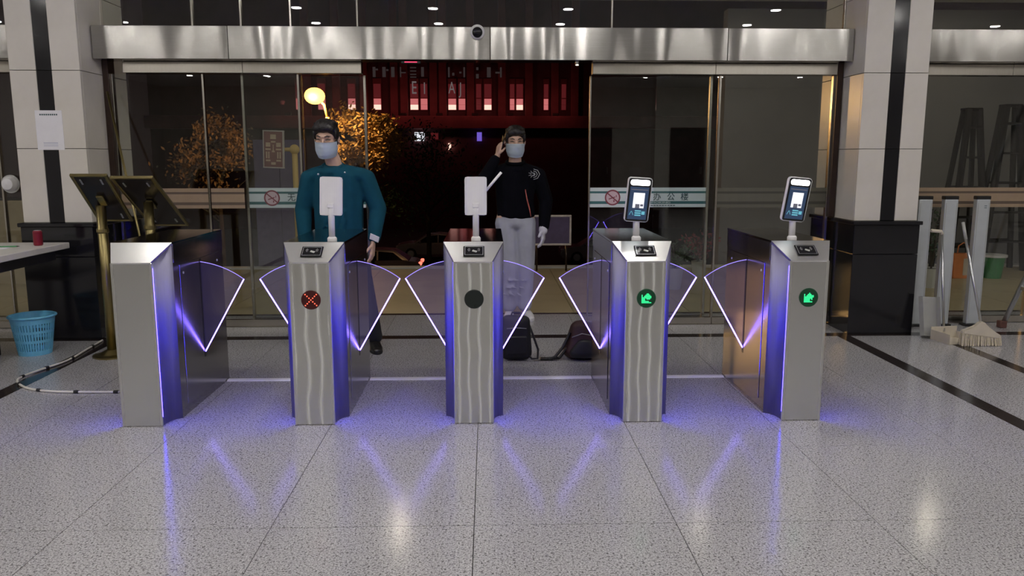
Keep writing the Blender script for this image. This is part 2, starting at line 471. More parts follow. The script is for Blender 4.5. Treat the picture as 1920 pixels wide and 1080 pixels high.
# ------------------------------------------------------------------ steel beams over the doors
def beam(x0, x1, seams, label):
    t = tag(empty('steel_beam', ((x0 + x1) / 2, 6.69, 2.33)), label, 'beam')
    e = [x0] + seams + [x1]
    for a, b in zip(e, e[1:]):
        span('steel_panel', (a + .0015 - t.location.x, -.09, -.124), (b - .0015 - t.location.x, .10, .13), 'brushed_beam', t, .003)
    return t
bmain = beam(-3.11, 2.955, [-2.05, .02, 1.93], 'wide brushed steel beam spanning the doors between both columns')
beam(3.48, 9.0, [5.2, 7.1], 'brushed steel beam to the right of the right column')
beam(-8.8, -3.66, [-5.4], 'brushed steel beam end at the left picture edge, beyond the left column')
def header(x0, x1, label):
    t = tag(empty('door_header', ((x0 + x1) / 2, 6.80, 2.16)), label, 'door header')
    n = max(1, round((x1 - x0) / .95)); w = (x1 - x0) / n
    for k in range(n):
        span('steel_panel', (-(x1 - x0) / 2 + k * w + .001, -.05, -.045), (-(x1 - x0) / 2 + (k + 1) * w - .001, .05, .043), 'steel_frame', t, .002)
    span('shadow_gap', (-(x1 - x0) / 2, -.02, .043), ((x1 - x0) / 2, .05, .048), 'plastic_black', t)
    return t
header(-2.95, -1.03, 'narrow steel header over the left glass panels')
header(.862, 2.90, 'narrow steel header over the right glass panels')
header(3.48, 8.9, 'narrow steel header over the glass right of the right column')
header(-8.8, -3.66, 'narrow steel header over the glass at the left picture edge')

# ------------------------------------------------------------------ glass front
wn = [0]
def window(x0, x1, z0, z1, y, label, stile=None, rails=True, th=.010):
    wn[0] += 1
    t = struct(empty('window_%d' % wn[0], ((x0 + x1) / 2, y, z0))); t['label'] = label
    h = (x1 - x0) / 2; H = z1 - z0
    span('pane', (-h + .006, -th / 2, .03 if rails else .002), (h - .006, th / 2, H - .004), 'glass', t)
    if rails: span('bottom_rail', (-h, -.022, .004), (h, .022, .062), 'steel_frame', t, .002)
    for s, w in (stile or ()):
        span('stile', (s * h - w / 2, -.02, .06 if rails else 0), (s * h + w / 2, .02, H - .002), 'steel_frame', t, .002)
    return t
wFL = window(-3.07, -2.335, 0, 2.114, GL, 'outer fixed glass pane left of the doors', ((-1, .02), (1, .016)))
wML = window(-2.33, -1.56, 0, 2.114, GL, 'middle fixed glass pane left of the opening', ((1, .018),))
wSL = window(-2.037, -1.027, 0, 2.114, GL + .075, 'slid open glass door leaf left of the opening', ((-1, .02), (1, .022)))
wSR = window(.863, 1.885, 0, 2.114, GL + .075, 'slid open glass door leaf right of the opening', ((-1, .014), (1, .022)))
wMR = window(1.40, 1.94, 0, 2.114, GL, 'middle fixed glass pane right of the opening', ((1, .018),))
wFR = window(1.945, 2.90, 0, 2.114, GL, 'outer fixed glass pane right of the doors', ((1, .02),))
for k, (a, b) in enumerate(((-3.11, -2.39), (-2.39, -2.0), (-2.0, -1.6), (-1.6, -1.06), (-1.06, 1.02), (1.02, 2.955))):
    window(a, b, 2.462, 3.39, GL, 'transom glass pane above the beam', ((1, .014),), False)
wR1 = window(3.49, 4.72, 0, 2.114, GL, 'fixed glass pane right of the right column', ((1, .016),))
window(4.72, 6.6, 0, 2.114, GL, 'outermost fixed glass pane on the right', ((1, .016),))
window(3.48, 6.6, 2.462, 3.39, GL, 'transom glass right of the right column', (), False)
window(-6.6, -3.66, 0, 2.114, GL, 'fixed glass pane left of the left column', ((1, .016), (.75, .016)))
window(-6.6, -3.66, 2.462, 3.39, GL, 'transom glass left of the left column', (), False)
tn = [0]
def trim(a, b, mat, label):
    tn[0] += 1; o = struct(span('trim_%d' % tn[0], a, b, mat, None, .002)); o['label'] = label; return o
trim((-3.118, 6.76, .94), (-3.072, 6.88, 2.46), 'bronze_frame', 'dark bronze frame against the left column')
trim((2.905, 6.76, .94), (2.953, 6.88, 2.46), 'bronze_frame', 'dark bronze frame against the right column')
trim((-3.11, 6.78, 0.001), (-1.03, 6.86, .004), 'steel_frame', 'steel floor track under the left panes')
trim((.86, 6.78, 0.001), (2.94, 6.86, .004), 'steel_frame', 'steel floor track under the right panes')

# printed bands on the panes
def band(parent, x0, x1, pale, dark, dy=-.0075):
    """strips stuck on the room side of a pane; local to the pane's empty"""
    ox = parent.location.x
    for z0, z1, m in ((1.152, 1.183, pale), (1.134, 1.152, dark), (1.067, 1.134, pale), (1.043, 1.067, dark), (1.015, 1.043, pale)):
        span('film_strip', (x0 - ox, dy - .0006, z0), (x1 - ox, dy + .0006, z1), m, parent)
band(wSL, -2.030, -1.045, 'film_white', 'film_teal')
band(wSR, .872, 1.873, 'film_white', 'film_teal')
band(wFL, -3.06, -2.345, 'film_dim_tan', 'film_dim_brown')
band(wML, -2.322, -2.045, 'film_dim_tan', 'film_dim_brown')
pmat('film_dim_olive', (.105, .10, .075), .5, var=.06); pmat('film_dim_umber', (.05, .047, .036), .5, var=.06)  # same film again, weak light put into duller colours
band(wFR, 1.95, 2.895, 'film_dim_olive', 'film_dim_umber')
band(wR1, 3.50, 4.71, 'film_dim_tan', 'film_dim_brown')
def no_smoking(w, x0):
    ox = w.location.x; yy = -.0095
    bm = bmesh.new()
    n = 40
    for r0, r1 in ((.055, .067),):
        a = [bm.verts.new((r0 * math.cos(2 * math.pi * k / n), 0, r0 * math.sin(2 * math.pi * k / n))) for k in range(n)]
        b = [bm.verts.new((r1 * math.cos(2 * math.pi * k / n), 0, r1 * math.sin(2 * math.pi * k / n))) for k in range(n)]
        for k in range(n): bm.faces.new((a[k], a[(k + 1) % n], b[(k + 1) % n], b[k]))
    bbox(bm, (0, 0, 0), (.115, .0005, .010), 0, (0, R(40), 0))
    s = fin(bm, 'no_smoking_ring', 'sign_red', w, (x0 + .20 - ox, yy - .001, 1.098))
    bm = bmesh.new(); bmesh.ops.create_circle(bm, cap_ends=True, segments=32, radius=.056, matrix=Matrix.Rotation(R(90), 4, 'X'))
    pmat('film_pink', (.62, .46, .50), .5, var=.02)
    fin(bm, 'no_smoking_disc', 'film_pink', w, (x0 + .20 - ox, yy + .0004, 1.098))
    bm = bmesh.new(); bbox(bm, (-.006, 0, -.004), (.058, .0006, .008), 0, (0, R(-18), 0)); bbox(bm, (.012, 0, -.03), (.010, .0006, .016)); bbox(bm, (.032, 0, .012), (.006, .0006, .018))
    fin(bm, 'cigarette_mark', 'sign_red', w, (x0 + .20 - ox, yy - .0004, 1.098))
    for ch, dx in zip('无烟办公楼', (.364, .475, .585, .704, .823)):
        text('lettering', ch, .070, 'ink', w, (x0 + dx - ox, yy, 1.100), off=.006)
    text('lettering', 'NO SMOKING', .022, 'film_white', w, (x0 + .57 - ox, yy - .0006, 1.055), sx=1.9)
    for k in range(12): span('lettering', (x0 + .46 + k * .024 - ox, yy - .0004, 1.026), (x0 + .478 + k * .024 - ox, yy + .0004, 1.033), 'ink', w)
no_smoking(wSL, -2.037); no_smoking(wSR, .867)

# ------------------------------------------------------------------ outside: porch, street, building across
porch = struct(span('floor_porch', (-9, 7.38, -.14), (10.5, 10.45, -.012), 'grout')); porch['label'] = 'beige stone porch floor beyond the doors'
for j, (a, b) in enumerate(((7.38, 8.4), (8.4, 9.42), (9.42, 10.45))):
    for k in range(16):
        tile(-8 + k * 1.1, -8 + (k + 1) * 1.1, a, b, 'porch_stone', .003, porch, 'tile', 0.)
trim((-9, 7.30, -.13), (10.5, 7.38, -.002), 'border_stone', 'dark stone strip outside the doors')
trim((-9, 10.45, -.6), (10.5, 10.62, .02), 'pot_white', 'pale kerb along the porch edge')
canopy = struct(span('ceiling_porch', (-9, 6.97, 3.42), (10.5, 10.6, 3.6), 'wall_paint'))
pd = None
for x in (-5.0, -1.2, 2.75, 5.9):
    for y in (8.3, 10.0):
        if pd is None:
            pd = lathe('downlight', ring_prof, 'plastic_white', canopy, (x - canopy.location.x, y - canopy.location.y, -.0902), n=16)
            pe = lathe('lamp_lens', disc_prof, 'porch_disc', pd, (0, 0, -.0125), n=16)
        else:
            c = pd.copy(); COL.objects.link(c); c.location = (x - canopy.location.x, y - canopy.location.y, -.0902)
            e = pe.copy(); COL.objects.link(e); e.parent = c
gr = struct(span('ground', (-90, 10.7, -4.5), (90, 120, -4.2), 'asphalt')); gr['label'] = 'dark street far below the porch'

def facade():
    t = tag(empty('office_building', (3, 66, -4.2)), 'dark red-brown building across the street with pink lit window strips', 'building')
    span('wall', (-30, 0, 0), (32, 8, 19), 'facade_dark', t)
    span('ledge', (-30, -1.2, 8.0), (32, 0, 9.0), 'facade', t, .05)
    span('podium', (-22, -.6, 0), (24, 0, 7.4), 'facade_dark', t)
    px_m = 66 / 1500
    def X(x): return (x - 960) / 1500 * 65 - .0293 * 66 + 0 - 3 + .02
    def Z(y): return 1.426 + (298 - y) * 65.2 / 1520 + 4.2
    lit = [(698, 13, 'window_pink', 1), (753, 13, 'window_pale', 1), (800, 13, 'window_pale', 1), (868, 14, 'window_pale', 1), (886, 12, 'window_pink', 1), (938, 14, 'window_pale', 1), (956, 12, 'window_pink', 1), (987, 9, 'window_red', 1), (1004, 13, 'window_pale', 1), (1049, 8, 'window_pink', 0), (1063, 12, 'window_pale', 1), (1112, 8, 'window_pink', 0), (1145, 8, 'window_red', 1), (655, 8, 'window_pink', 0)]
    for x, w, m, r in lit:
        wdt = w / 1500 * 65
        f = span('window', (X(x) - wdt / 2 - .06, -.10, Z(208)), (X(x) + wdt / 2 + .06, .05, Z(150)), 'facade', t)
        f0 = f.location
        span('pane', (-wdt / 2, -.14, Z(207) - f0.z), (wdt / 2, -.08, Z(198) - f0.z), m, f)
        span('pane', (-wdt / 2, -.14, Z(197.6) - f0.z), (wdt / 2, -.08, Z(187) - f0.z), 'window_red' if m == 'window_red' else 'window_pink', f)
        span('pane', (-wdt / 2, -.14, Z(185) - f0.z), (wdt / 2, -.08, Z(160) - f0.z), 'window_red', f)
    for x in (640, 726, 790, 850, 915, 980, 1045, 1128):
        u = box('uplight', (X(x), -1.0, 9.12), (.5, .25, .2), 'bronze_frame', t, .03)
        ul = bpy.data.lights.new('uplight_lamp', 'POINT'); ul.energy = 17; ul.color = (1, .26, .24); ul.shadow_soft_size = .15
        uo = bpy.data.objects.new('uplight_lamp', ul); COL.objects.link(uo); uo.parent = u; uo.location = (0, -1.6, .8)
    for x in (672, 726, 776, 832, 850, 904, 921, 972, 1030, 1080, 1128, 1165):
        span('pilaster', (X(x) - .30, -.5, 8.6), (X(x) + .30, 0, 19), 'facade', t, .03)
    for s, x, y, h in (('E', 869, 169, 24), ('1', 888, 170, 22), ('A', 938, 169, 22), ('J', 954, 170, 22)):
        text('sign_letter', s, h / 1500 * 65 * 1.35, 'letter_glow', t, (X(x), -.62, Z(y)), sx=.62, ext=.05)
    def stroke(x, y0, w, h): return ((X(x) - w / 3000 * 65, -.66, Z(y0 + h)), (X(x) + w / 3000 * 65, -.60, Z(y0)))
    for x, parts in ((797, ((0, 0, 5, 18), (5, 3, 4, 3))), (815, ((0, 0, 6, 18), (6, 4, 4, 3))), (831, ((0, 0, 6, 18),)), (848, ((-3, 0, 2, 18), (2, 9, 9, 2))),
                     (868, ((0, 0, 11, 2), (0, 6, 11, 2), (0, 12, 11, 2), (0, 17, 11, 2))), (885, ((0, 0, 5, 17),)), (938, ((-5, 0, 3, 18), (3, 10, 4, 5))), (957, ((4, 0, 3, 18), (-3, 8, 4, 3))),
                     (985, ((0, 0, 4, 5), (0, 12, 5, 8))), (1006, ((0, 0, 7, 18),)), (1022, ((0, 8, 8, 3), (6, 0, 3, 18)))):
        bm = bmesh.new()
        for dx, dy, w, h in parts:
            a, b = stroke(x + dx, 131 + dy, w, h); bbox(bm, [(p + q) / 2 for p, q in zip(a, b)], [abs(q - p) for p, q in zip(a, b)])
        fin(bm, 'sign_letter', 'letter_dim', t)
    for x, y, w, h, m in ((878, 257, 18, 16, 'sign_white'), (988, 257, 9, 16, 'sign_violet'), (905, 256, 14, 12, 'window_red'), (933, 275, 5, 12, 'window_pale')):
        span('shop_sign', (X(x) - w / 3000 * 65, -.95, Z(y + h / 2)), (X(x) + w / 3000 * 65, -.6, Z(y - h / 2)), m, t)
    return t
emit('letter_glow', (.75, .62, .62), .16); emit('letter_dim', (.42, .33, .33), .07)
facade()

def P(x, y, Y):
    """point seen at photo pixel x,y at depth Y (used to take real positions off the photograph)"""
    th = math.atan(242 / 1500); ps = -math.atan(44 / 1500)
    fw = Vector((-math.sin(ps) * math.cos(th), math.cos(ps) * math.cos(th), -math.sin(th)))
    rt = Vector((math.cos(ps), math.sin(ps), 0)); up = rt.cross(fw)
    d = fw + rt * (x - 960) / 1500 - up * (y - 540) / 1500
    return Vector((0, 0, 1.426)) + d * (Y / d.y)

# street lamp
lp = P(590, 180, 24)
t = tag(empty('street_lamp', (lp.x + .35, 24, -4.2)), 'tall street lamp glowing orange above the left glass doors', 'street lamp')
hz = lp.z + 4.2
tube('pole', [(0, 0, 0), (0, 0, hz - .6)], [.09, .06], 'yellow_post', t)
tube('arm', [(0, 0, hz - .65), (-.08, 0, hz - .25), (-.35, 0, hz)], .04, 'yellow_post', t)
bm = bmesh.new(); bmesh.ops.create_uvsphere(bm, u_segments=16, v_segments=10, radius=.30); bmesh.ops.scale(bm, vec=(1, 1, .8), verts=bm.verts)
gl_ = fin(bm, 'lamp_globe', 'sodium', t, (-.35, 0, hz), smooth=True)
pl_ = bpy.data.lights.new('lamp_light', 'POINT'); pl_.energy = 520; pl_.color = (1, .55, .2); pl_.shadow_soft_size = .1
po_ = bpy.data.objects.new('lamp_light', pl_); COL.objects.link(po_); po_.parent = t; po_.location = (-.35, -.45, hz - .1)

def tree(x, y, Y, rx, rz, mat, n, label, ground=-4.2, leaf=.085, name='street_tree'):
    c = P(x, y, Y); t = tag(empty(name, (c.x, Y, ground)), label, 'tree', 'trees by the street')
    h = c.z - ground
    bm = bmesh.new(); btube(bm, [(0, 0, 0), (.05, 0, h * .5), (0, 0, h)], [.12, .09, .04], 7)
    rnd = random.Random(int(x))
    for k in range(9):
        a = rnd.uniform(0, 6.28); z0 = h * rnd.uniform(.55, .9)
        btube(bm, [(0, 0, z0), (math.cos(a) * rx * .35, math.sin(a) * rx * .35, z0 + rz * .3), (math.cos(a) * rx * .75, math.sin(a) * rx * .75, z0 + rz * rnd.uniform(.3, .8))], [.04, .025, .01], 5)
    fin(bm, 'trunk', 'bark', t, smooth=True)
    vs = []; fs = []
    cl_ = []
    while len(cl_) < 26:
        p = Vector((rnd.uniform(-1, 1), rnd.uniform(-1, 1), rnd.uniform(-1, 1)))
        if .2 < p.length < .95: cl_.append((p, rnd.uniform(.10, .24)))
    for k in range(n):
        q_, r_ = rnd.choice(cl_); p = q_ + Vector((rnd.gauss(0, r_), rnd.gauss(0, r_), rnd.gauss(0, r_ * .8)))
        p = Vector((p.x * rx, p.y * rx, p.z * rz + h)) + Vector((rnd.gauss(0, .06), rnd.gauss(0, .06), rnd.gauss(0, .06)))
        a = Vector((rnd.gauss(0, 1), rnd.gauss(0, 1), rnd.gauss(0, 1))).normalized() * leaf * rnd.uniform(.6, 1.2)
        b = a.orthogonal().normalized() * leaf * .45
        i = len(vs); vs += [p - a, p + b, p + a, p - b]; fs.append((i, i + 1, i + 2, i + 3))
    me = bpy.data.meshes.new('foliage'); me.from_pydata(vs, [], fs); o = link('foliage', me, mat, t); o['kind'] = 'stuff'
    return t
tree(688, 262, 25.6, 1.05, .95, 'leaf_lamplit', 4200, 'orange lit street tree right of the man in teal')
tree(405, 280, 27.5, 1.3, 1.3, 'leaf_dim', 2600, 'brown lit street tree seen through the left glass pane')
tree(800, 330, 30, 2.0, 2.2, 'leaf_green', 1800, 'dark unlit street tree behind the opening')

# cars on the street
def car(x, Y, mat, flip, label):
    c = P(x, 470, Y); t = tag(empty('car', (c.x, Y, -4.2), R(180) if flip else 0), label, 'car', 'cars on the street')
    prof = [(-2.25, .35), (-2.28, .62), (-2.15, .80), (-1.55, .92), (1.35, .95), (2.0, .88), (2.2, .72), (2.22, .40), (1.95, .28), (-2.0, .28)]
    prism('body', prof, 1.72, 'y', mat, t, bev=.06)
    top = [(-1.25, .90), (-.55, 1.36), (.2, 1.44), (.95, 1.38), (1.65, .92)]
    bm = bmesh.new()
    a = [bm.verts.new((p[0], -.80 + (.16 if k in (1, 2, 3) else 0), p[1])) for k, p in enumerate(top)]
    b = [bm.verts.new((p[0], .80 - (.16 if k in (1, 2, 3) else 0), p[1])) for k, p in enumerate(top)]
    bm.faces.new(a); bm.faces.new(b[::-1])
    for k in range(5): bm.faces.new((a[k], b[k], b[(k + 1) % 5], a[(k + 1) % 5]))
    bmesh.ops.bevel(bm, geom=list(bm.edges), offset=.05, segments=2, affect='EDGES')
    fin(bm, 'roof', mat, t)
    for s in (-1, 1):
        for poly in ([(-1.02, .95), (-.50, 1.29), (.12, 1.36), (.12, .95)], [(.20, .95), (.20, 1.36), (.88, 1.30), (1.32, .97)]):
            bm = bmesh.new()
            va = [bm.verts.new((p[0], s * (.80 - .16 * (p[1] - .92) / .5 + .012), p[1])) for p in poly]
            vb = [bm.verts.new((p[0], s * (.80 - .16 * (p[1] - .92) / .5 - .03), p[1])) for p in poly]
            bm.faces.new(va); bm.faces.new(vb[::-1])
            for k in range(4): bm.faces.new((va[k], vb[k], vb[(k + 1) % 4], va[(k + 1) % 4]))
            fin(bm, 'window', 'car_glass', t)
        for wx in (-1.38, 1.38):
            w = lathe('wheel', [(.30, -.10), (.33, -.07), (.33, .07), (.30, .10)], 'rubber', t, (wx, s * .78, .33), (R(90), 0, 0), 20)
            lathe('hub', [(.005, -.112), (.19, -.112), (.20, -.10), (.20, .10), (.19, .112), (.005, .112)], 'aluminium', w, n=14)
        box('head_lamp', (-2.16, s * .6, .70), (.14, .32, .14), 'plastic_white', t, .03)
        box('tail_lamp', (2.14, s * .62, .78), (.16, .34, .14), 'tail_lamp', t, .03)
        box('mirror', (-.85, s * .95, 1.0), (.12, .16, .12), mat, t, .03)
    return t
car(818, 46, 'car_silver', False, 'silver saloon car farther back on the street, beside the middle turnstile')
car(705, 38, 'car_dark', False, 'dark car with a glowing red tail lamp beside the man in teal')
car(1125, 44, 'car_silver', False, 'car nose showing left of the fourth turnstile on the street')

# things on the porch
def board(x, y, Y):
    c = P(x, y, Y); t = tag(empty('notice_stand', (P(553, 300, Y).x, Y, 0)), 'small framed maroon notice on a yellow post behind the left doors', 'notice stand')
    dx = c.x - t.location.x
    lathe('base', [(.005, 0), (.17, 0), (.17, .02), (.03, .035), (.005, .035)], 'yellow_post', t)
    ztop = P(553, 285, Y).z
    tube('post', [(0, 0, .03), (0, 0, ztop)], .035, 'yellow_post', t)
    bm = bmesh.new(); bmesh.ops.create_uvsphere(bm, u_segments=12, v_segments=8, radius=.062); fin(bm, 'knuckle', 'yellow_post', t, (0, 0, ztop + .03), smooth=True)
    tube('arm', [(0, 0, ztop + .03), (dx + .1, .0, ztop + .03)], .024, 'yellow_post', t)
    w, h = .26, .44
    b = box('notice_panel', (dx, -.02, c.z), (w, .02, h), 'notice_maroon', t, .003, (0, R(2), R(-14)))
    for k, (a, s) in enumerate((((0, 0, h / 2), (w + .02, .03, .014)), ((0, 0, -h / 2), (w + .02, .03, .014)), ((-w / 2, 0, 0), (.014, .03, h)), ((w / 2, 0, 0), (.014, .03, h)))):
        box('frame', a, s, 'notice_frame', b, .002)
    for x0, z0, ww, hh in ((0, .15, .075, .055), (0, .09, .06, .02), (-.07, .055, .06, .05), (.07, .055, .06, .05), (-.07, .0, .07, .02), (.07, .0, .07, .02), (0, .02, .010, .07), (0, -.025, .035, .02), (-.09, -.07, .018, .08), (-.06, -.07, .018, .08), (.06, -.07, .018, .08), (.09, -.07, .018, .08), (-.07, -.135, .06, .02), (.07, -.135, .06, .02), (0, -.17, .06, .03)):
        box('print_block', (x0, -.0105, z0), (ww, .003, hh), 'notice_cream', b)
board(514, 280, 10.0)
a = P(478, 262, 11.6); b = P(566, 262, 11.6)
t = tag(empty('hoarding', ((a.x + b.x) / 2, 11.6, -4.2)), 'dark violet hoarding behind the framed notice', 'hoarding')
for k in range(2): span('panel', (-.36 + k * .36 + .003, -.02, 2.0), (-.36 + (k + 1) * .36 - .003, .02, a.z + 4.2), 'panel_violet', t, .004)
for s in (-.33, .33): tube('leg', [(s, .05, 0), (s, .05, a.z + 4.1)], .03, 'bronze_frame', t)
def easel(x0, y0, x1, y1, Y):
    a = P(x0, y0, Y); b = P(x1, y1, Y)
    t = tag(empty('display_board', ((a.x + b.x) / 2, Y, 0)), 'dark violet display board with pale frame beside the man in black', 'display board')
    w = (b.x - a.x) / 2
    span('panel', (-w, -.01, b.z), (w, .01, a.z), 'panel_violet', t)
    for (p, q) in (((-w - .012, -.02, b.z - .012), (w + .012, .02, b.z + .012)), ((-w - .012, -.02, a.z - .012), (w + .012, .02, a.z + .012)), ((-w - .012, -.02, b.z), (-w + .012, .02, a.z)), ((w - .012, -.02, b.z), (w + .012, .02, a.z))):
        span('frame', p, q, 'notice_frame', t, .003)
    for s in (-1, 1): tube('leg', [(s * w * .8, .02, 0), (s * w * .8, .02, b.z)], .012, 'bronze_frame', t)
easel(1000, 405, 1069, 458, 10.2)
def plant(x, yb, Y, w, h, ph, pw, mat, label, n=240):
    c = P(x, yb, Y); t = tag(empty('potted_plant', (c.x, Y, 0)), label, 'potted plant', 'pots on the porch')
    lathe('pot', [(.005, 0), (w * .36, 0), (w * .5, h), (w * .46, h), (w * .42, h * .9), (.005, h * .9)], 'pot_white', t)
    lathe('soil', [(.005, h * .86), (w * .42, h * .86), (w * .42, h * .93), (.005, h * .93)], 'soil', t)
    rnd = random.Random(int(x)); vs = []; fs = []; bm = bmesh.new()
    for k in range(9):
        a = rnd.uniform(0, 6.28); r = rnd.uniform(.3, 1) * pw / 2
        tip = Vector((math.cos(a) * r, math.sin(a) * r, h + ph * rnd.uniform(.55, 1)))
        btube(bm, [(0, 0, h * .9), (tip.x * .4, tip.y * .4, h + ph * .35), tip], [.008, .006, .003], 5)
        for j in range(n // 9):
            q = rnd.uniform(.3, 1.05); p = Vector((tip.x * q, tip.y * q, h * .9 + (tip.z - h * .9) * q)) + Vector((rnd.gauss(0, .03), rnd.gauss(0, .03), rnd.gauss(0, .03)))
            d = Vector((rnd.gauss(0, 1), rnd.gauss(0, 1), rnd.gauss(.3, .7))).normalized() * rnd.uniform(.03, .065); e = d.orthogonal().normalized() * .016
            i = len(vs); vs += [p, p + d * .5 + e, p + d, p + d * .5 - e]; fs.append((i, i + 1, i + 2, i + 3))
    fin(bm, 'stem', 'bark', t)
    me = bpy.data.meshes.new('foliage'); me.from_pydata(vs, [], fs); o = link('foliage', me, mat, t); o['kind'] = 'stuff'
plant(1263, 547, 8.72, .20, .24, .30, .42, 'leaf_green', 'white potted plant on the porch right of the fourth turnstile')
plant(1308, 545, 9.6, .18, .20, .34, .50, 'leaf_red', 'red leaved potted plant between the fourth and fifth turnstiles')
plant(1742, 545, 8.76, .22, .22, .80, .34, 'leaf_green', 'tall green potted plant behind the glass beside the right column')
c = P(1804, 492, 9.45)
t = tag(empty('shopping_bag', (c.x, 9.45, 0)), 'orange and cream shopping bag on the porch behind the grey posts', 'bag')
sz = .30
prism('body', [(-.13, 0), (.13, 0), (.15, sz), (-.15, sz)], .12, 'y', 'bag_orange', t, bev=.006)
prism('print_panel', [(-.02, .04), (.115, .04), (.125, .26), (-.02, .24)], .124, 'y', 'bag_cream', t)
tube('handle', [(-.07, 0, sz - .02), (-.06, 0, sz + .09), (0, 0, sz + .13), (.06, 0, sz + .09), (.07, 0, sz - .02)], .008, 'bag_orange', t)
c = P(1862, 487, 9.45)
t = tag(empty('plastic_tub', (c.x, 9.45, 0)), 'green plastic tub with white lid on the porch behind the grey posts', 'tub')
lathe('tub', [(.005, 0), (.10, 0), (.13, .26), (.005, .26)], 'lid_green', t)
lathe('lid', [(.005, .258), (.15, .258), (.15, .285), (.005, .29)], 'plastic_white', t)
struct(span('wall_porch_backdrop', (3.2, 11.0, -4.2), (10.5, 11.2, 3.4), 'grey_wall'))  # added backdrop wall, lit so the dark ladders stand out
o = struct(span('wall_porch_left', (-10.5, 9.3, -4.2), (-5.0, 9.5, .95), 'beige_board')); o['label'] = 'low beige parapet at the left picture edge'

def stepladder(name, loc, rz, h, w0, w1, spread, mat, foot, label, steps=5, r=.022):
    t = tag(empty(name, loc, rz), label, 'ladder', 'stepladders by the right bay')
    for f, sgn in (('front', -1), ('rear', 1)):
        for s in (-1, 1):
            rail = tube('rail', [(s * w1 / 2, sgn * spread / 2, 0), (s * w0 / 2, sgn * .05, h)], r if sgn < 0 else r * .8, mat, t)
            box('foot', (s * w1 / 2, sgn * spread / 2, .03), (.06, .06, .06), foot, t, .006)
        for k in range(1, steps + 1):
            q = k / (steps + .6); wx = w1 + (w0 - w1) * q; yy = sgn * (spread / 2 + (.05 - spread / 2) * q)
            if sgn < 0: box('step', (0, yy, h * q), (wx, .085, .025), mat, t, .003)
            elif k % 2: box('brace', (0, yy, h * q), (wx, .02, .03), mat, t, .003)
    box('top_cap', (0, 0, h), (w0 + .06, .16, .03), mat, t, .006)
    for s in (-1, 1): tube('spreader', [(s * (w1 + (w0 - w1) * .42) / 2, -spread / 2 * .58, h * .42), (s * (w1 + (w0 - w1) * .42) / 2, spread / 2 * .58, h * .42)], .008, mat, t)
    return t
c = P(1822, 205, 9.78)
stepladder('stepladder', (c.x, 9.78, 0), R(4), c.z, .13, .50, .34, 'ladder_silhouette', 'rubber', 'dark stepladder standing in for a reflection in the right glass, left of the pair', 5, .04)  # ladder reflections in the glass, built as solid dark ladders outside
c = P(1890, 198, 10.22)
stepladder('stepladder', (c.x + .04, 10.22, 0), R(-3), c.z, .16, .54, .30, 'ladder_silhouette', 'rubber', 'dark stepladder standing in for a reflection in the right glass, right of the pair', 5, .045)
stepladder('stepladder', (5.06, 6.28, 0), R(90), 1.95, .28, .62, 1.34, 'aluminium', 'foot_brown', 'silver stepladder with brown foot at the right picture edge', 5, .026)

# ------------------------------------------------------------------ turnstiles
TY = 4.745
TW = .16
PLAN = [(.100, -.545), (.103, -.50), (.113, -.455), (.131, -.425), (TW, -.405), (TW, .405), (.131, .425), (.113, .455), (.103, .50), (.100, .545)]
def ztop(y): return .98 if abs(y) <= .405 else .98 - (abs(y) - .405) / .14 * .087
def body_mesh():
    bm = bmesh.new()
    pl = PLAN + [(-x, y) for x, y in PLAN[::-1]]
    a = [bm.verts.new((x, y, 0)) for x, y in pl]; b = [bm.verts.new((x, y, ztop(y) - .008)) for x, y in pl]
    for k in range(len(pl)): bm.faces.new((a[k], a[(k + 1) % len(pl)], b[(k + 1) % len(pl)], b[k]))
    bm.faces.new(a)
    n = len(PLAN)
    for k in range(n - 1): bm.faces.new((b[k], b[k + 1], b[2 * n - 2 - k], b[2 * n - 1 - k]))
    me = bpy.data.meshes.new('body'); bmesh.ops.recalc_face_normals(bm, faces=bm.faces); bm.to_mesh(me); bm.free()
    return me
BODY = body_mesh()
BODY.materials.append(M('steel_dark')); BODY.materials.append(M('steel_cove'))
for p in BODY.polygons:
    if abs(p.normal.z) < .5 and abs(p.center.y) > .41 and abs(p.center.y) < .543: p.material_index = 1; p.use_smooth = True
def wing(t, s):
    """fan shaped acrylic wing on side s, hinged at the bottom of the slot"""
    z0, zt, L = .275, .828, .254
    piv = Vector((0, 0, z0)); tip = Vector((L, 0, .722))
    r0 = zt - z0; r1 = (tip - piv).length; a1 = math.atan2(tip.x, tip.z - z0)
    arc = [(math.sin(a1 * k / 10) * (r0 + (r1 - r0) * k / 10), z0 + math.cos(a1 * k / 10) * (r0 + (r1 - r0) * k / 10)) for k in range(11)]
    poly = [(-.012, z0), (-.012, arc[0][1])] + arc + [(.003, z0)]
    poly = [(s * x, z) for x, z in poly]
    w = prism('wing', poly, .010, 'y', 'acrylic', t, (s * TW, -.005, 0))
    w['label'] = 'clear fan shaped wing with violet glowing edge'
    tube('glowing_edge', [(s * x, 0, z) for x, z in ((.004, z0 + .01), (tip.x, tip.z))], .0036, 'edge_purple', w, 6)
    tube('glowing_arc', [(s * x, 0, z) for x, z in arc], .0022, 'arc_purple', w, 6)
ICON_X = [(k, k) for k in range(-3, 4)] + [(k, -k) for k in range(-3, 4)]
ICON_A4 = ["....##..", "#..####.", "#.######", "########", "###.###.", "###.....", "######..", "########"]
ICON_A5 = ["....#...", "#..###..", "#.######", "########", "#######.", "#####.#.", "#####...", "#######."]
dot_me = None
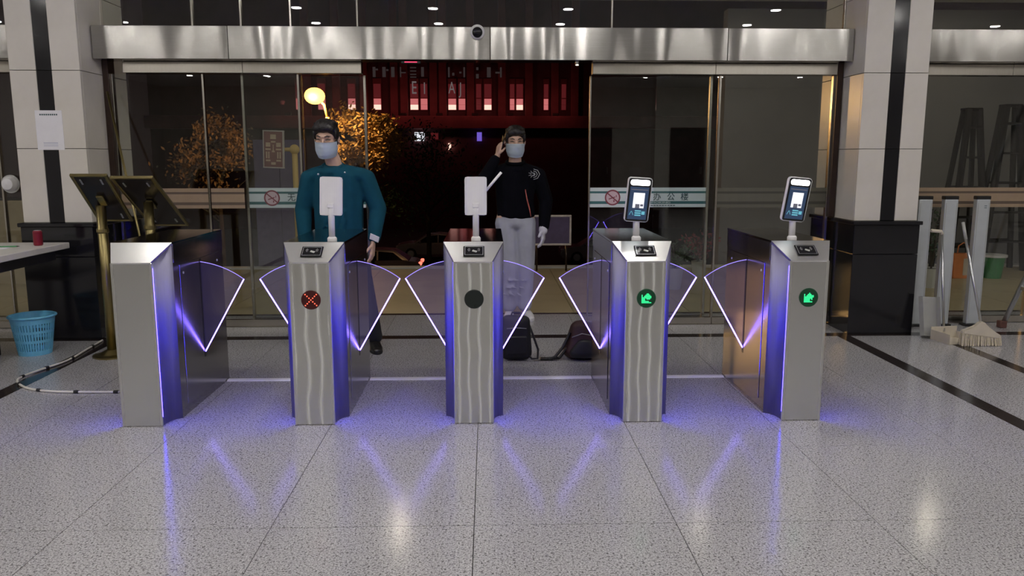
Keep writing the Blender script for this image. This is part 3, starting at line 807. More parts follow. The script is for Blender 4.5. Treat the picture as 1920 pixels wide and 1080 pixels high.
def turnstile(x, label, left, right, ind, wavy, reader=True):
    t = tag(empty('turnstile', (x, TY, 0)), label, 'turnstile', 'row of five flap turnstiles')
    bo = bpy.data.objects.new('body', BODY); COL.objects.link(bo); bo.parent = t
    span('front_panel', (-.094, -.549, .004), (.094, -.545, .886), 'front_wrinkled' if wavy else 'front_smooth', t, .001)
    for s in (-1, 1):
        box('corner_trim', (s * .1005, -.546, .446), (.014, .010, .886), 'steel', t, .002)
        span('added_glow_strip', (s * .1005, -.541, .05), (s * .1045, -.533, .86), 'added_blue', t)  # added strip makes the blue that the chamfer steel mirrors from the wings
        # access door with screws and wing slot
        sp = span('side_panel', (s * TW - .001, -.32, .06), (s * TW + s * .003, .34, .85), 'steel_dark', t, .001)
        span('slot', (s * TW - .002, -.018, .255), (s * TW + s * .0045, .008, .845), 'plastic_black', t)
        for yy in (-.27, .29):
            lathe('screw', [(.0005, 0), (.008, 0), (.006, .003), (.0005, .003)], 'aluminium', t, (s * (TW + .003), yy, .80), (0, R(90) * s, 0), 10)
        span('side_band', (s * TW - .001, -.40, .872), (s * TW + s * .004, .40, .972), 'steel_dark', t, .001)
    # sloping front and flat lid
    bm = bmesh.new()
    for sg in (1,):
        q = [(-.101, -.552, .890), (.101, -.552, .890), (TW + .003, -.405, .982), (-TW - .003, -.405, .982)]
        a = [bm.verts.new(p) for p in q]; b = [bm.verts.new((p[0], p[1] + .004, p[2] - .010)) for p in q]
        bm.faces.new(a); bm.faces.new(b[::-1])
        for k in range(4): bm.faces.new((a[k], b[k], b[(k + 1) % 4], a[(k + 1) % 4]))
    fin(bm, 'sloped_front', 'steel', t)
    bm = bmesh.new()
    q = [(-TW - .003, -.405, .983), (TW + .003, -.405, .983), (TW + .003, .41, .983), (.10, .55, .896), (-.10, .55, .896), (-TW - .003, .41, .983)]
    a = [bm.verts.new(p) for p in q]; b = [bm.verts.new((p[0], p[1], p[2] - .010)) for p in q]
    for f in ((0, 1, 2, 5), (5, 2, 3, 4)): bm.faces.new([a[k] for k in f]); bm.faces.new([b[k] for k in f][::-1])
    for k in range(6): bm.faces.new((a[k], b[k], b[(k + 1) % 6], a[(k + 1) % 6]))
    fin(bm, 'lid', 'steel_top', t)
    if left: wing(t, -1)
    if right: wing(t, 1)
    if ind:
        m = {'x': 'indicator_red', 'a4': 'indicator_green', 'a5': 'indicator_green', 'off': 'indicator_dark'}[ind]
        ring = lathe('indicator', [(.0005, 0), (.0515, 0), (.0515, .004), (.047, .005), (.0005, .005)], m, t, (.004, -.549, .690), (R(90), 0, 0), 32)
        ring['label'] = {'x': 'round display with a red cross of dots', 'a4': 'round display with green arrow dots', 'a5': 'round display with green arrow dots', 'off': 'dark unlit round display'}[ind]
        pts = []
        if ind == 'x': pts = [(i * .0098, j * .0098) for i, j in sorted(set(ICON_X))]
        elif ind != 'off':
            for r_, row in enumerate(ICON_A4 if ind == 'a4' else ICON_A5):
                pts += [((c_ - 3.5) * .0067, (3.5 - r_) * .0067) for c_, ch in enumerate(row) if ch == '#']
        for px, pz in pts:
            lathe('led_dot', [(.0003, 0), (.0034 if ind == 'x' else .0031, 0), (.0028, .002), (.0003, .0022)], 'led_red' if ind == 'x' else 'led_green', ring, (px, pz, .005), n=8)
    if reader:
        sl = math.atan2(.092, .147)
        rd = box('card_reader', (.004, -.482, .9385), (.112, .084, .007), 'gloss_black', t, .002, (sl, 0, 0))
        for cx, cy, w, h in ((0, .034, .098, .0025), (0, -.034, .098, .0025), (-.048, 0, .0025, .070), (.048, 0, .0025, .070)):
            box('reader_frame', (cx, cy, .0036), (w, h, .001), 'aluminium', rd)
        for s in (-1, 1):
            for r_ in (.010, .017):
                tube('wave_mark', [(s * (.014 + r_ * math.cos(a_)), .008 + r_ * math.sin(a_), .0037) for a_ in [R(-50 + 20 * k) for k in range(6)]], .0009, 'letter_white', rd, 5)
        box('card_mark', (.004, -.004, .0037), (.026, .014, .001), 'pan_grey', rd, 0, (0, 0, R(-25)))
    return t
TX = [-1.867, -.944, -.083, .838, 1.716]
turnstile(TX[0], 'leftmost steel turnstile, with no display and no terminal on top', False, True, None, False, False)
turnstile(TX[1], 'steel turnstile with a red cross display, second from the left', True, True, 'x', True)
turnstile(TX[2], 'middle steel turnstile with an unlit black display', True, True, 'off', True)
turnstile(TX[3], 'steel turnstile with wrinkled front and green arrow display, second from the right', True, True, 'a4', True)
turnstile(TX[4], 'rightmost steel turnstile with smooth front and green arrow display', True, False, 'a5', False)
for k, where in enumerate(('between the first and second turnstiles from the left', 'between the red cross and the middle turnstiles', 'between the middle and fourth turnstiles', 'between the two rightmost turnstiles')):
    x0, x1 = TX[k] + TW + .005, TX[k + 1] - TW - .005
    prof = [(-.03, 0), (-.016, .008), (.016, .008), (.03, 0)]
    t = tag(prism('cable_cover', prof, x1 - x0, 'x', 'plastic_white', None, ((x0 + x1) / 2, 5.11, 0.0)), 'low pale cable cover on the floor ' + where, 'cable cover', 'cable covers across the lanes')

def terminal(x, front, lean, yaw, label):
    t = tag(empty('face_terminal', (x, 4.425, .983), yaw), label, 'terminal', 'terminals on the turnstiles')
    lathe('collar', [(.005, 0), (.026, 0), (.026, .012), (.019, .02), (.005, .02)], 'plastic_white', t)
    sy = .018 if front else -.018
    if front:
        tube('stalk', [(0, .004, .012), (0, .004, .10), (0, .016, .15), (0, .034, .19)], [.018, .018, .018, .016], 'plastic_white', t, 14)
    else:
        tube('stalk', [(0, 0, .012), (0, 0, .14), (0, .0, .205)], [.017, .018, .019], 'plastic_white', t, 14)
    w, h = (.134, .245) if front else (.122, .212)
    cz = .222 if front else .240
    hd = prism('housing', rrect(w, h, .014), .022, 'y', 'plastic_white', t, (0, -.022 if front else .022, cz), (R(8 if front else -5), lean, 0), .003)
    if front:
        def q(n, x0, z0, x1, z1, y, m): return span(n, (x0, y - .0006, z0), (x1, y + .0006, z1), m, hd)
        f = prism('bezel', rrect(w - .008, h - .008, .011), .002, 'y', 'gloss_black', hd, (0, -.0118, 0))
        sc = q('screen', -.052, -.108, .052, .072, -.0134, 'screen_navy')
        q('screen_picture', -.030, -.044, .032, .040, -.0147, 'screen_white')
        q('screen_picture', -.016, -.044, .008, -.022, -.0157, 'screen_dim')
        q('screen_picture', .012, -.034, .028, -.022, -.0157, 'screen_dim')
        q('screen_bar', -.046, .055, .046, .060, -.0147, 'screen_dim')
        for k in range(3): q('screen_bar', -.014, -.064 - k * .012, .020, -.057 - k * .012, -.0147, 'screen_cyan')
        q('screen_button', .024, -.080, .042, -.062, -.0147, 'screen_cyan')
        bm = bmesh.new()
        for s in (-1, 1): bbox(bm, (s * .006, 0, 0), (.0025, .0008, .024), 0, (0, R(24 * -s), 0))
        fin(bm, 'screen_mark', 'screen_cyan', hd, (-.033, -.0147, -.074))
        l = prism('lamp', rrect(.108, .030, .013), .004, 'y', 'terminal_lamp', hd, (0, -.0135, .096)); l['label'] = 'bright white light bar'
    else:
        # gently bulged back shell
        bm = bmesh.new(); n = 10
        out = []
        for k in range(n + 1):
            u = -1 + 2 * k / n; out.append((u * (w / 2 - .002), -.012 - .016 * (1 - u * u) ** .7))
        for k in range(n + 1):
            u = 1 - 2 * k / n; out.append((u * (w / 2 - .002), -.008))
        bprism(bm, out, h - .006, 'z'); sh = fin(bm, 'back_shell', 'plastic_white', hd)
        bm = bmesh.new(); bbox(bm, (0, 0, 0), (.034, .014, .026), .003); fin(bm, 'bracket', 'plastic_white', hd, (0, -.030, -.052))
    return t
terminal(-.862, False, R(1.5), R(3), 'white terminal seen from behind, on the turnstile with the red cross')
tm = terminal(-.070, False, R(0), 0, 'white terminal seen from behind, on the middle turnstile')
tube('side_arm', [P(908, 361, 4.455) - tm.location, P(940, 323, 4.455) - tm.location], .0075, 'plastic_white', tm, 10)
terminal(.822, True, R(3.5), R(3), 'lit face terminal with white light bar on the second turnstile from the right')
terminal(1.700, True, R(5), R(5), 'lit face terminal with white light bar on the rightmost turnstile')

# ------------------------------------------------------------------ people
def hand(prims, wrist, d, side, up, L=.18, curl=.5):
    """palm, four unequal bent fingers and a thumb; d = direction of the palm, side = thumb side, up = back of hand"""
    d = Vector(d).normalized(); side = Vector(side); side = (side - d * side.dot(d)).normalized(); n = Vector(up); n = (n - d * n.dot(d) - side * n.dot(side)).normalized()
    w = Vector(wrist); pl = L * .5
    for k in range(4):
        o = side * (.030 - .020 * k)
        prims.append([(w + o * .6, .013), (w + d * pl + o, .0125)])
    ln = (.42, .47, .44, .34)
    for k in range(4):
        b = w + d * pl + side * (.030 - .020 * k); q = L * ln[k]
        p1 = b + (d * math.cos(curl * .5) - n * math.sin(curl * .5)) * q * .45
        p2 = p1 + (d * math.cos(curl * 1.3) - n * math.sin(curl * 1.3)) * q * .32
        p3 = p2 + (d * math.cos(curl * 2.1) - n * math.sin(curl * 2.1)) * q * .25
        for a, c, r0, r1 in ((b, p1, .0095, .009), (p1, p2, .009, .0082), (p2, p3, .0082, .007)): prims.append([(a, r0), (c, r1)])
    tb = w + d * pl * .25 + side * .028; t1 = tb + (side * .7 + d * .6 - n * .3).normalized() * .04; t2 = t1 + (side * .25 + d * .9 - n * .4).normalized() * .032
    prims.append([(tb, .013), (t1, .0105)]); prims.append([(t1, .0105), (t2, .0085)])

def head_parts(t, body, xf, smile=False):
    """hair, mask, eyes, brows on the head whose frame is xf (origin at head centre, face to -y)"""
    def tr(p): return xf @ Vector(p)
    hp = [[((0, .022, .052), (.084, .094, .078))], [((0, -.020, .088), (.074, .074, .044))], [((0, .055, -.01), (.070, .052, .075))],
          [((-.040, -.066, .088), (.034, .026, .028))], [((.012, -.074, .092), (.040, .024, .028))], [((.046, -.060, .086), (.030, .028, .028))],
          [((-.073, -.005, .04), (.015, .045, .045))], [((.073, -.005, .04), (.015, .045, .045))]]
    hp += [[((0, -.040, .098), (.066, .056, .040))], [((0, -.01, .112), (.066, .066, .036))]]
    rnd = random.Random(3)
    for k in range(26):
        a = rnd.uniform(-2.6, 2.6); u = rnd.uniform(0, 1)
        hp.append([((math.sin(a) * .066, -math.cos(a) * .066 + .012, .085 + u * .03), .014), ((math.sin(a) * .076, -math.cos(a) * .080 + .012, .098 + u * .028), .006)])
    blob('hair', hp, .006, 'hair', t, 2, xf)
    # mask: pleated cloth from nose bridge to under the chin
    bm = bmesh.new(); nu, nv = 18, 16; rows = []
    for j in range(nv + 1):
        v = j / nv; row = []
        z = -.008 - .108 * v
        for i in range(nu + 1):
            u = -1 + 2 * i / nu; a = u * R(80)
            wx = .077 - .020 * max(0, v - .55) ** 1.3 * 2.2
            dep = .116 + .014 * math.exp(-(u * 3.2) ** 2) * (1 - abs(v - .25)) - .030 * max(0, v - .72) * 2
            pl = .0035 * ((v * 4) % 1.0) * (1 - abs(u) ** 3)
            row.append(bm.verts.new(tr((math.sin(a) * wx, -(math.cos(a) * dep) + .004 + pl, z + .010 * (1 - abs(u)) * (1 - v) - .004 * (1 - u * u) * v))))
        rows.append(row)
    for a, b in zip(rows, rows[1:]):
        for i in range(nu): bm.faces.new((a[i], a[i + 1], b[i + 1], b[i]))
    geo = bmesh.ops.solidify(bm, geom=list(bm.faces), thickness=-.0025)
    mk = fin(bm, 'face_mask', 'mask_blue', t, smooth=True); mk['label'] = 'pale blue disposable face mask'
    for s in (-1, 1):
        tube('ear_loop', [tr((s * .072, -.014, -.004)), tr((s * .079, .006, .012)), tr((s * .083, .020, 0)), tr((s * .079, .006, -.03)), tr((s * .066, -.014, -.085))], .0018, 'paper', mk, 5)
        tube('eyebrow', [tr((s * .014, -.094, .034)), tr((s * .030, -.093, .041)), tr((s * .052, -.078, .036))], [.0035, .0045, .002], 'hair', t, 6)
        tube('eye', [tr((s * .017, -.092, .013)), tr((s * .032, -.091, .017)), tr((s * .049, -.079, .013))], [.0022, .0042, .0022], 'eye_dark', t, 6)
HEAD = [[((0, .012, .035), (.076, .092, .088))], [((0, -.012, .02), (.070, .080, .072))], [((0, -.030, -.050), (.056, .062, .052))], [((0, -.048, -.085), (.030, .036, .026))],
        [((-.034, -.052, -.018), (.032, .036, .034))], [((.034, -.052, -.018), (.032, .036, .034))], [((0, -.088, .012), .008), ((0, -.108, -.026), .012)],
        [((-.030, -.080, .034), .012), ((.030, -.080, .034), .012)], [((-.079, .012, -.002), (.010, .019, .031))], [((.079, .012, -.002), (.010, .019, .031))]]
def head_prims(xf):
    out = []
    for p in HEAD: out.append([(xf @ Vector(c), r) for c, r in p])
    return out
def shoe(t, x, y, rz, mat):
    bm = bmesh.new()
    prims = [[((0, .03, .045), (.040, .055, .045)), ((0, -.10, .032), (.046, .05, .030))], [((0, -.10, .030), (.046, .05, .028)), ((0, -.155, .024), (.036, .035, .022))], [((0, .055, .06), (.036, .036, .055))]]
    o = blob('shoe', prims, .008, mat, t, 3, Matrix.Translation((x, y, 0)) @ Matrix.Rotation(rz, 4, 'Z'))
    sole = prism('sole', [(math.sin(a) * .05 * (1 if math.cos(a) > -.2 else .85), -.045 - math.cos(a) * .15) for a in [2 * math.pi * k / 20 for k in range(20)]], .018, 'z', 'rubber' if mat == 'shoe_black' else 'shoe_white', o, (x, y, .010), (0, 0, rz))
    return o

def man_teal():
    x0, y0 = -1.10, 5.92
    hx = Matrix.Translation((-.058, -.05, 1.566)) @ Matrix.Rotation(R(13), 4, 'X') @ Matrix.Rotation(R(-5), 4, 'Z') @ Matrix.Diagonal((1.07, 1.04, 1.02, 1))
    pr = head_prims(hx)
    pr += [[((-.05, -.015, 1.50), (.052, .055, .05)), ((-.02, .01, 1.38), (.060, .060, .05))],
           [((-.13, .02, 1.30), (.05, .05, .04)), ((.13, .02, 1.30), (.05, .05, .04))], [((0, .02, 1.28), (.14, .09, .07)), ((0, .02, .98), (.13, .095, .08))],
           [((-.08, .02, .92), .085), ((.08, .02, .92), .085)],
           [((-.19, .02, 1.30), .040), ((-.245, .03, 1.06), .038)], [((-.245, .03, 1.06), .038), ((-.235, -.05, .84), .026)],
           [((.19, .02, 1.30), .040), ((.265, .03, 1.06), .038)], [((.265, .03, 1.06), .038), ((.255, -.05, .84), .026)],
           [((-.10, .02, .90), .08), ((-.15, .01, .48), .055)], [((-.15, .01, .48), .055), ((-.19, .03, .09), .035)],
           [((.10, .02, .90), .08), ((.17, .01, .48), .055)], [((.17, .01, .48), .055), ((.235, .03, .09), .035)]]
    hand(pr, (-.235, -.055, .82), (.1, -.15, -1), (.15, -1, 0), (-1, 0, 0)); hand(pr, (.255, -.055, .82), (-.1, -.15, -1), (-.15, -1, 0), (1, 0, 0))
    b = blob('person', pr, .0065, 'skin', None, 2, None, (x0, y0, 0))
    tag(b, 'person in a teal sweatshirt and face mask looking down, behind the red cross turnstile', 'person')
    # sweatshirt
    sp = [[((0, .02, 1.30), (.19, .125, .075)), ((0, .02, 1.06), (.185, .130, .08))], [((0, .02, 1.06), (.185, .130, .08)), ((0, .02, .86), (.180, .130, .05))],
          [((-.17, .02, 1.305), (.075, .085, .06)), ((-.06, .025, 1.352), (.060, .075, .045))], [((.17, .02, 1.305), (.075, .085, .06)), ((.01, .025, 1.352), (.060, .075, .045))], [((-.03, .0, 1.33), (.12, .11, .055))],
          [((-.205, .02, 1.285), (.070, .078, .068)), ((-.262, .03, 1.06), .064)], [((-.262, .03, 1.06), .064), ((-.245, -.04, .86), .050)],
          [((.205, .02, 1.285), (.070, .078, .068)), ((.285, .03, 1.06), .066)], [((.285, .03, 1.06), .066), ((.262, -.04, .86), .050)]]
    for k in range(14):
        a = R(-60 + 130 * k / 14)
        sp.append([((-.10 + .17 * k / 14, -.105, .93 + .05 * math.sin(k)), .010), ((-.06 + .14 * k / 14, -.112, 1.0 + .05 * math.sin(k * 1.7)), .006)])
    sw = blob('sweatshirt', sp, .010, 'teal_cloth', b, 4); sw['label'] = 'teal sweatshirt'
    bm = bmesh.new(); pts = [(-.03 + .072 * math.sin(a), -.002 - .078 * math.cos(a), 1.378 - .026 * math.cos(a)) for a in [2 * math.pi * k / 28 for k in range(29)]]
    btube(bm, pts, .010, 8, False); fin(bm, 'collar', 'teal_cloth', sw, smooth=True)
    for xx, zz in ((-.115, 1.318), (.075, 1.330)):
        bm = bmesh.new(); bmesh.ops.create_uvsphere(bm, u_segments=10, v_segments=8, radius=.0075); fin(bm, 'button', 'aluminium', sw, (xx, -.108, zz), smooth=True)
    for x, y, z in ((-.245, -.045, .855), (.262, -.045, .855)):
        bm = bmesh.new(); btube(bm, [(x, y + .005, z + .02), (x, y - .006, z - .02)], [.046, .040], 14); fin(bm, 'cuff', 'teal_cloth', sw, smooth=True)
    tp = [[((0, .02, .90), (.165, .115, .06)), ((0, .02, .84), (.165, .115, .06))],
          [((-.09, .02, .84), .098), ((-.15, .01, .48), .075)], [((-.15, .01, .48), .075), ((-.19, .03, .10), .060)], [((.09, .02, .84), .098), ((.17, .01, .48), .075)], [((.17, .01, .48), .075), ((.235, .03, .10), .060)]]
    tr = blob('trousers', tp, .010, 'navy_trousers', b, 4); tr['label'] = 'dark trousers'
    shoe(b, -.19, .03, R(-8), 'shoe_black'); shoe(b, .235, .03, R(14), 'shoe_black')
    head_parts(b, b, hx)
    # folded sheet held in his left hand
    pp = box('paper_sheet', (x0 + .275, y0 - .125, .862), (.075, .004, .045), 'paper', None, .001, (R(12), R(20), R(-20)))
    tag(pp, 'folded white paper held beside the turnstile by the person in teal', 'paper')
man_teal()

def man_black():
    x0, y0 = .235, 7.10
    hx = Matrix.Translation((.0, -.03, 1.570)) @ Matrix.Rotation(R(8), 4, 'X') @ Matrix.Rotation(R(4), 4, 'Z') @ Matrix.Diagonal((1.06, 1.04, 1.02, 1))
    pr = head_prims(hx)
    ph = hx @ Vector((-.105, -.008, -.015))
    el = Vector((-.31, -.12, 1.19)); wr = Vector((-.155, -.062, 1.455))
    pr += [[((0, -.005, 1.50), (.052, .055, .05)), ((0, .01, 1.39), (.060, .060, .05))],
           [((-.13, .02, 1.30), (.05, .05, .04)), ((.13, .02, 1.30), (.05, .05, .04))], [((0, .02, 1.28), (.14, .09, .07)), ((0, .02, .98), (.13, .095, .08))],
           [((-.08, .02, .92), .085), ((.08, .02, .92), .085)],
           [((-.19, .02, 1.30), .040), (el, .038)], [(el, .038), (wr, .026)],
           [((.19, .02, 1.30), .040), ((.255, .03, 1.06), .038)], [((.255, .03, 1.06), .038), ((.245, -.03, .84), .026)],
           [((-.09, .02, .90), .08), ((-.05, .0, .48), .055)], [((-.05, .0, .48), .055), ((-.05, .02, .09), .035)],
           [((.10, .02, .90), .08), ((.11, .01, .48), .055)], [((.11, .01, .48), .055), ((.10, .03, .09), .035)]]
    hand(pr, wr, (.22, .10, 1), (.45, -1, 0), (-1, -.3, .2), .155, .55)
    b = blob('person', pr, .0065, 'skin', None, 2, None, (x0, y0, 0))
    tag(b, 'person in a black jacket and grey trousers holding a phone to the ear', 'person')
    sp = [[((0, .02, 1.30), (.19, .125, .075)), ((0, .02, 1.06), (.175, .125, .08))], [((0, .02, 1.06), (.175, .125, .08)), ((.01, .02, .93), (.175, .125, .05))],
          [((-.17, .02, 1.305), (.075, .085, .06)), ((-.03, .025, 1.365), (.060, .075, .045))], [((.17, .02, 1.305), (.075, .085, .06)), ((.03, .025, 1.365), (.060, .075, .045))], [((0, .0, 1.33), (.12, .11, .055))],
          [((-.205, .02, 1.285), (.070, .078, .068)), (el, .066)], [(el, .066), (el.lerp(wr, .86), .046)],
          [((.205, .02, 1.285), (.070, .078, .068)), ((.275, .03, 1.06), .066)], [((.275, .03, 1.06), .066), ((.256, -.03, .84), .050)]]
    j = blob('jacket', sp, .010, 'black_cloth', b, 4); j['label'] = 'black jacket'
    bm = bmesh.new(); pts = [(.075 * math.sin(a), -.002 - .075 * math.cos(a), 1.398 - .016 * math.cos(a)) for a in [2 * math.pi * k / 28 for k in range(29)]]
    btube(bm, pts, .014, 8, False); fin(bm, 'collar', 'black_cloth', j, smooth=True)
    # white chevron emblem on the chest, orange side piping
    e = empty('emblem', (.165, -.112, 1.295)); e.parent = j
    s = .0021
    for k, (r_, off) in enumerate(((.045, 0), (.028, -.004), (.013, -.008))):
        tube('emblem_line', [(off + x * r_, 0, z * r_) for x, z in ((-.2, 1), (.6, .75), (1, 0), (.6, -.75), (-.2, -1))][:5], s, 'letter_white', e, 5)
    tube('emblem_line', [(-.050, 0, .012), (-.028, 0, .004), (-.032, 0, .030), (-.016, 0, .010)], s, 'letter_white', e, 5)
    tube('emblem_line', [(-.050, 0, -.012), (-.028, 0, -.004), (-.032, 0, -.030), (-.016, 0, -.010), (.004, 0, 0), (-.016, 0, .010)], s, 'letter_white', e, 5)
    tube('side_piping', [(.085, -.122, 1.165), (.100, -.121, 1.08), (.122, -.117, 1.0), (.135, -.112, .93)], [.003, .0055, .0055, .003], 'stripe_orange', j, 6)
    tp = [[((0, .02, .95), (.160, .110, .06)), ((0, .02, .86), (.165, .115, .06))], [((-.08, .02, .86), .102), ((-.045, .0, .48), .082)], [((-.045, .0, .48), .082), ((-.05, .02, .12), .068)],
          [((.09, .02, .86), .102), ((.10, .01, .48), .080)], [((.10, .01, .48), .080), ((.09, .03, .12), .066)]]
    for k in range(9): tp.append([((-.10 + .02 * k, -.075 - .01 * math.sin(k), .24 + .06 * (k % 3)), .012), ((-.06 + .02 * k, -.082, .22 + .07 * (k % 3)), .006)])
    tr = blob('trousers', tp, .010, 'grey_trousers', b, 3); tr['label'] = 'loose grey trousers'
    gp = []; hand(gp, (.247, -.045, .82), (-.02, -.15, -1), (-.25, -1, 0), (1, 0, 0), .185, .45)
    gp = [[(c, r * 1.35 if not hasattr(r, '__len__') else r) for c, r in p] for p in gp] + [[((.250, -.03, .855), .036), ((.247, -.05, .80), .040)]]
    g = blob('glove', gp, .006, 'glove', b, 2); g['label'] = 'pale grey glove'
    shoe(b, -.05, .02, R(-6), 'shoe_white'); shoe(b, .11, .05, R(10), 'shoe_white')
    head_parts(b, b, hx)
    p = box('mobile_phone', (x0 + ph.x - .004, y0 + ph.y - .004, ph.z - .005), (.009, .072, .150), 'gloss_black', None, .003, (R(18), R(8), R(10)))
    tag(p, 'black mobile phone held to the ear by the person in black', 'phone')
man_black()
# ------------------------------------------------------------------ bags on the floor
t = tag(empty('black_bag', (.195, 5.60, 0)), 'upright black bag with a loop strap beside the middle turnstile', 'bag')
blob('body', [[((-.06, 0, .05), (.06, .06, .05)), ((.06, 0, .05), (.055, .06, .05)), ((-.055, 0, .29), (.055, .05, .04)), ((.05, 0, .285), (.05, .05, .04))]], .009, 'bag_black', t, 4)
box('front_pocket', (0, -.062, .12), (.15, .02, .13), 'bag_black', t, .008)
tube('zip', [(-.07, -.058, .24), (0, -.062, .246), (.07, -.058, .24)], .003, 'pan_grey', t, 5)
tube('strap', [(.09, 0, .26), (.12, -.01, .18), (.155, -.03, .08), (.15, -.05, .02), (.11, -.05, .018), (.08, -.03, .05)], .008, 'bag_black', t, 6)
tube('handle', [(-.04, 0, .31), (-.03, 0, .345), (.03, 0, .345), (.04, 0, .31)], .007, 'bag_black', t, 6)
t = tag(empty('backpack', (.66, 5.62, 0)), 'dark maroon backpack lying on the floor left of the fourth turnstile', 'backpack')
blob('body', [[((-.06, 0, .06), (.07, .08, .06)), ((.09, 0, .06), (.08, .08, .06)), ((0, .02, .22), (.08, .07, .06)), ((.08, .02, .19), (.06, .06, .05))]], .009, 'bag_maroon', t, 4)
blob('front_pocket', [[((-.04, -.085, .06), (.05, .03, .04)), ((.08, -.085, .06), (.05, .03, .04)), ((.02, -.075, .13), (.06, .03, .03))]], .008, 'bag_black', t, 3)
tube('zip', [(-.07, -.06, .17), (.0, -.075, .20), (.09, -.06, .18)], .003, 'pan_grey', t, 5)
for k, pts in enumerate(([(-.08, -.03, .20), (-.13, -.05, .10), (-.19, -.07, .03), (-.22, -.06, .012), (-.25, -.05, .012)], [(-.09, -.03, .10), (-.16, -.06, .02), (-.20, -.03, .012), (-.25, -.05, .014)])):
    bm = bmesh.new()
    for a, b in zip(pts, pts[1:]): btube(bm, [a, b], .011, 6)
    fin(bm, 'strap', 'bag_black', t)
box('buckle', (-.265, -.05, .012), (.06, .035, .016), 'plastic_black', t, .004)

# ------------------------------------------------------------------ left side: table, basket, sign stands, cable
t = tag(empty('table', (-3.82, 5.55, 0)), 'pale topped table at the left picture edge', 'table')
box('table_top', (0, 0, .765), (1.14, 1.46, .045), 'tabletop', t, .004)
box('apron', (0, 0, .70), (1.00, 1.30, .08), 'table_dark', t, .003)
for sx in (-.45, .20):
    for sy in (-.6, .28): box('leg', (sx, sy, .33), (.05, .05, .66), 'table_dark', t, .004)
box('shelf', (-.12, -.1, .42), (.70, .9, .025), 'tabletop', t, .003)
p = P(100, 461, 6.02); 
t = tag(empty('drink_can', (-3.36, 6.05, .7875)), 'dark red drink can on the table', 'can')
lathe('can', [(.005, 0), (.026, 0), (.032, .008), (.032, .102), (.026, .112), (.005, .112)], 'can_red', t)
lathe('can_top', [(.005, .1115), (.024, .1115), (.024, .114), (.005, .114)], 'aluminium', t)
t = tag(box('paper_sheet', (-3.62, 5.83, .789), (.30, .21, .002), 'paper', None, 0, (0, 0, R(20))), 'white paper sheet lying on the left table', 'paper')
t = tag(empty('pen', (-3.50, 5.92, .7945), R(12)), 'dark green pen on the left table', 'pen')
tube('barrel', [(-.07, 0, 0), (.05, 0, 0)], .0045, 'lid_green', t, 8); tube('tip', [(.05, 0, 0), (.07, 0, 0)], [.0045, .001], 'plastic_black', t, 8)
# waste basket: slatted walls
t = tag(empty('waste_basket', (-3.372, 5.90, 0)), 'light blue plastic waste basket with slotted sides', 'waste basket')
r0, r1, hh = .110, .150, .285
bm = bmesh.new(); n = 44; levels = [(0, .035), (.095, .115), (.165, .185), (.235, hh)]
def rad(z): return r0 + (r1 - r0) * z / hh
for za, zb in levels:
    pr_ = [(rad(za) - .003, za), (rad(za), za), (rad(zb), zb), (rad(zb) - .003, zb)]
    rings = [[bm.verts.new((r_ * math.cos(2 * math.pi * j / n), r_ * math.sin(2 * math.pi * j / n), z)) for j in range(n)] for r_, z in pr_]
    for a, b in zip(rings, rings[1:] + rings[:1]):
        for j in range(n): bm.faces.new((a[j], a[(j + 1) % n], b[(j + 1) % n], b[j]))
fin(bm, 'hoops', 'basket_blue', t)
bm = bmesh.new()
for za, zb in zip([l[1] for l in levels], [l[0] for l in levels[1:]]):
    for j in range(n):
        a = 2 * math.pi * j / n; hw = math.pi / n * .55
        q = []
        for z, rr in ((za - .002, rad(za)), (zb + .002, rad(zb))):
            for aa in (a - hw, a + hw): q += [bm.verts.new((rr * math.cos(aa), rr * math.sin(aa), z)), bm.verts.new(((rr - .003) * math.cos(aa), (rr - .003) * math.sin(aa), z))]
        o_a0, i_a0, o_a1, i_a1, o_b0, i_b0, o_b1, i_b1 = q
        for f in ((o_a0, o_a1, o_b1, o_b0), (i_a0, i_b0, i_b1, i_a1), (o_a0, o_b0, i_b0, i_a0), (o_a1, i_a1, i_b1, o_b1)): bm.faces.new(f)
o = fin(bm, 'slats', 'basket_blue', t); o['kind'] = 'stuff'
lathe('bottom', [(.005, .002), (r0 - .002, .002), (r0 - .002, .006), (.005, .006)], 'basket_blue', t, n=44)
bm = bmesh.new(); btube(bm, [((r1 + .004) * math.cos(a), (r1 + .004) * math.sin(a), hh) for a in [2 * math.pi * k / 44 for k in range(45)]], .009, 8, False); fin(bm, 'rim', 'basket_blue', t, smooth=True)

def sign_stand(px, py, pole, top, bot, wdt, label):
    """brass post on a round base; tilted panel seen from behind"""
    t = tag(empty('sign_stand', (px, py, 0)), label, 'sign stand', 'brass sign stands by the left column')
    lathe('base', [(.005, 0), (.13, 0), (.135, .012), (.09, .022), (.04, .05), (.005, .05)], 'brass', t, n=28)
    tube('post', [(0, 0, .04), (0, 0, pole)], .034, 'brass', t, 14)
    lathe('post_collar', [(.034, pole - .20), (.041, pole - .19), (.041, pole - .17), (.034, pole - .16)], 'brass', t, n=16)
    a = Vector(top); b = Vector(bot); d = (b - a); L = d.length; ang = math.atan2(a.z - b.z, b.y - a.y)
    mid = (a + b) / 2
    pn = box('sign_panel', (mid.x, mid.y, mid.z), (wdt, L, .010), 'sign_back', t, .002, (-ang, 0, 0))
    for s in (-1, 1): box('frame', (s * wdt / 2, 0, 0), (.022, L + .02, .022), 'brass', pn, .004)
    for s in (-1, 1): box('frame', (0, s * L / 2, 0), (wdt, .018, .022), 'brass', pn, .004)
    box('bracket', (0, -.0, -.018), (.05, .10, .02), 'brass', pn, .004)
    for sx in (-.3, .3):
        for sy in (-.38, .38): box('clip', (sx * wdt, sy * L, -.009), (.012, .05, .008), 'aluminium', pn, .002)
    return t
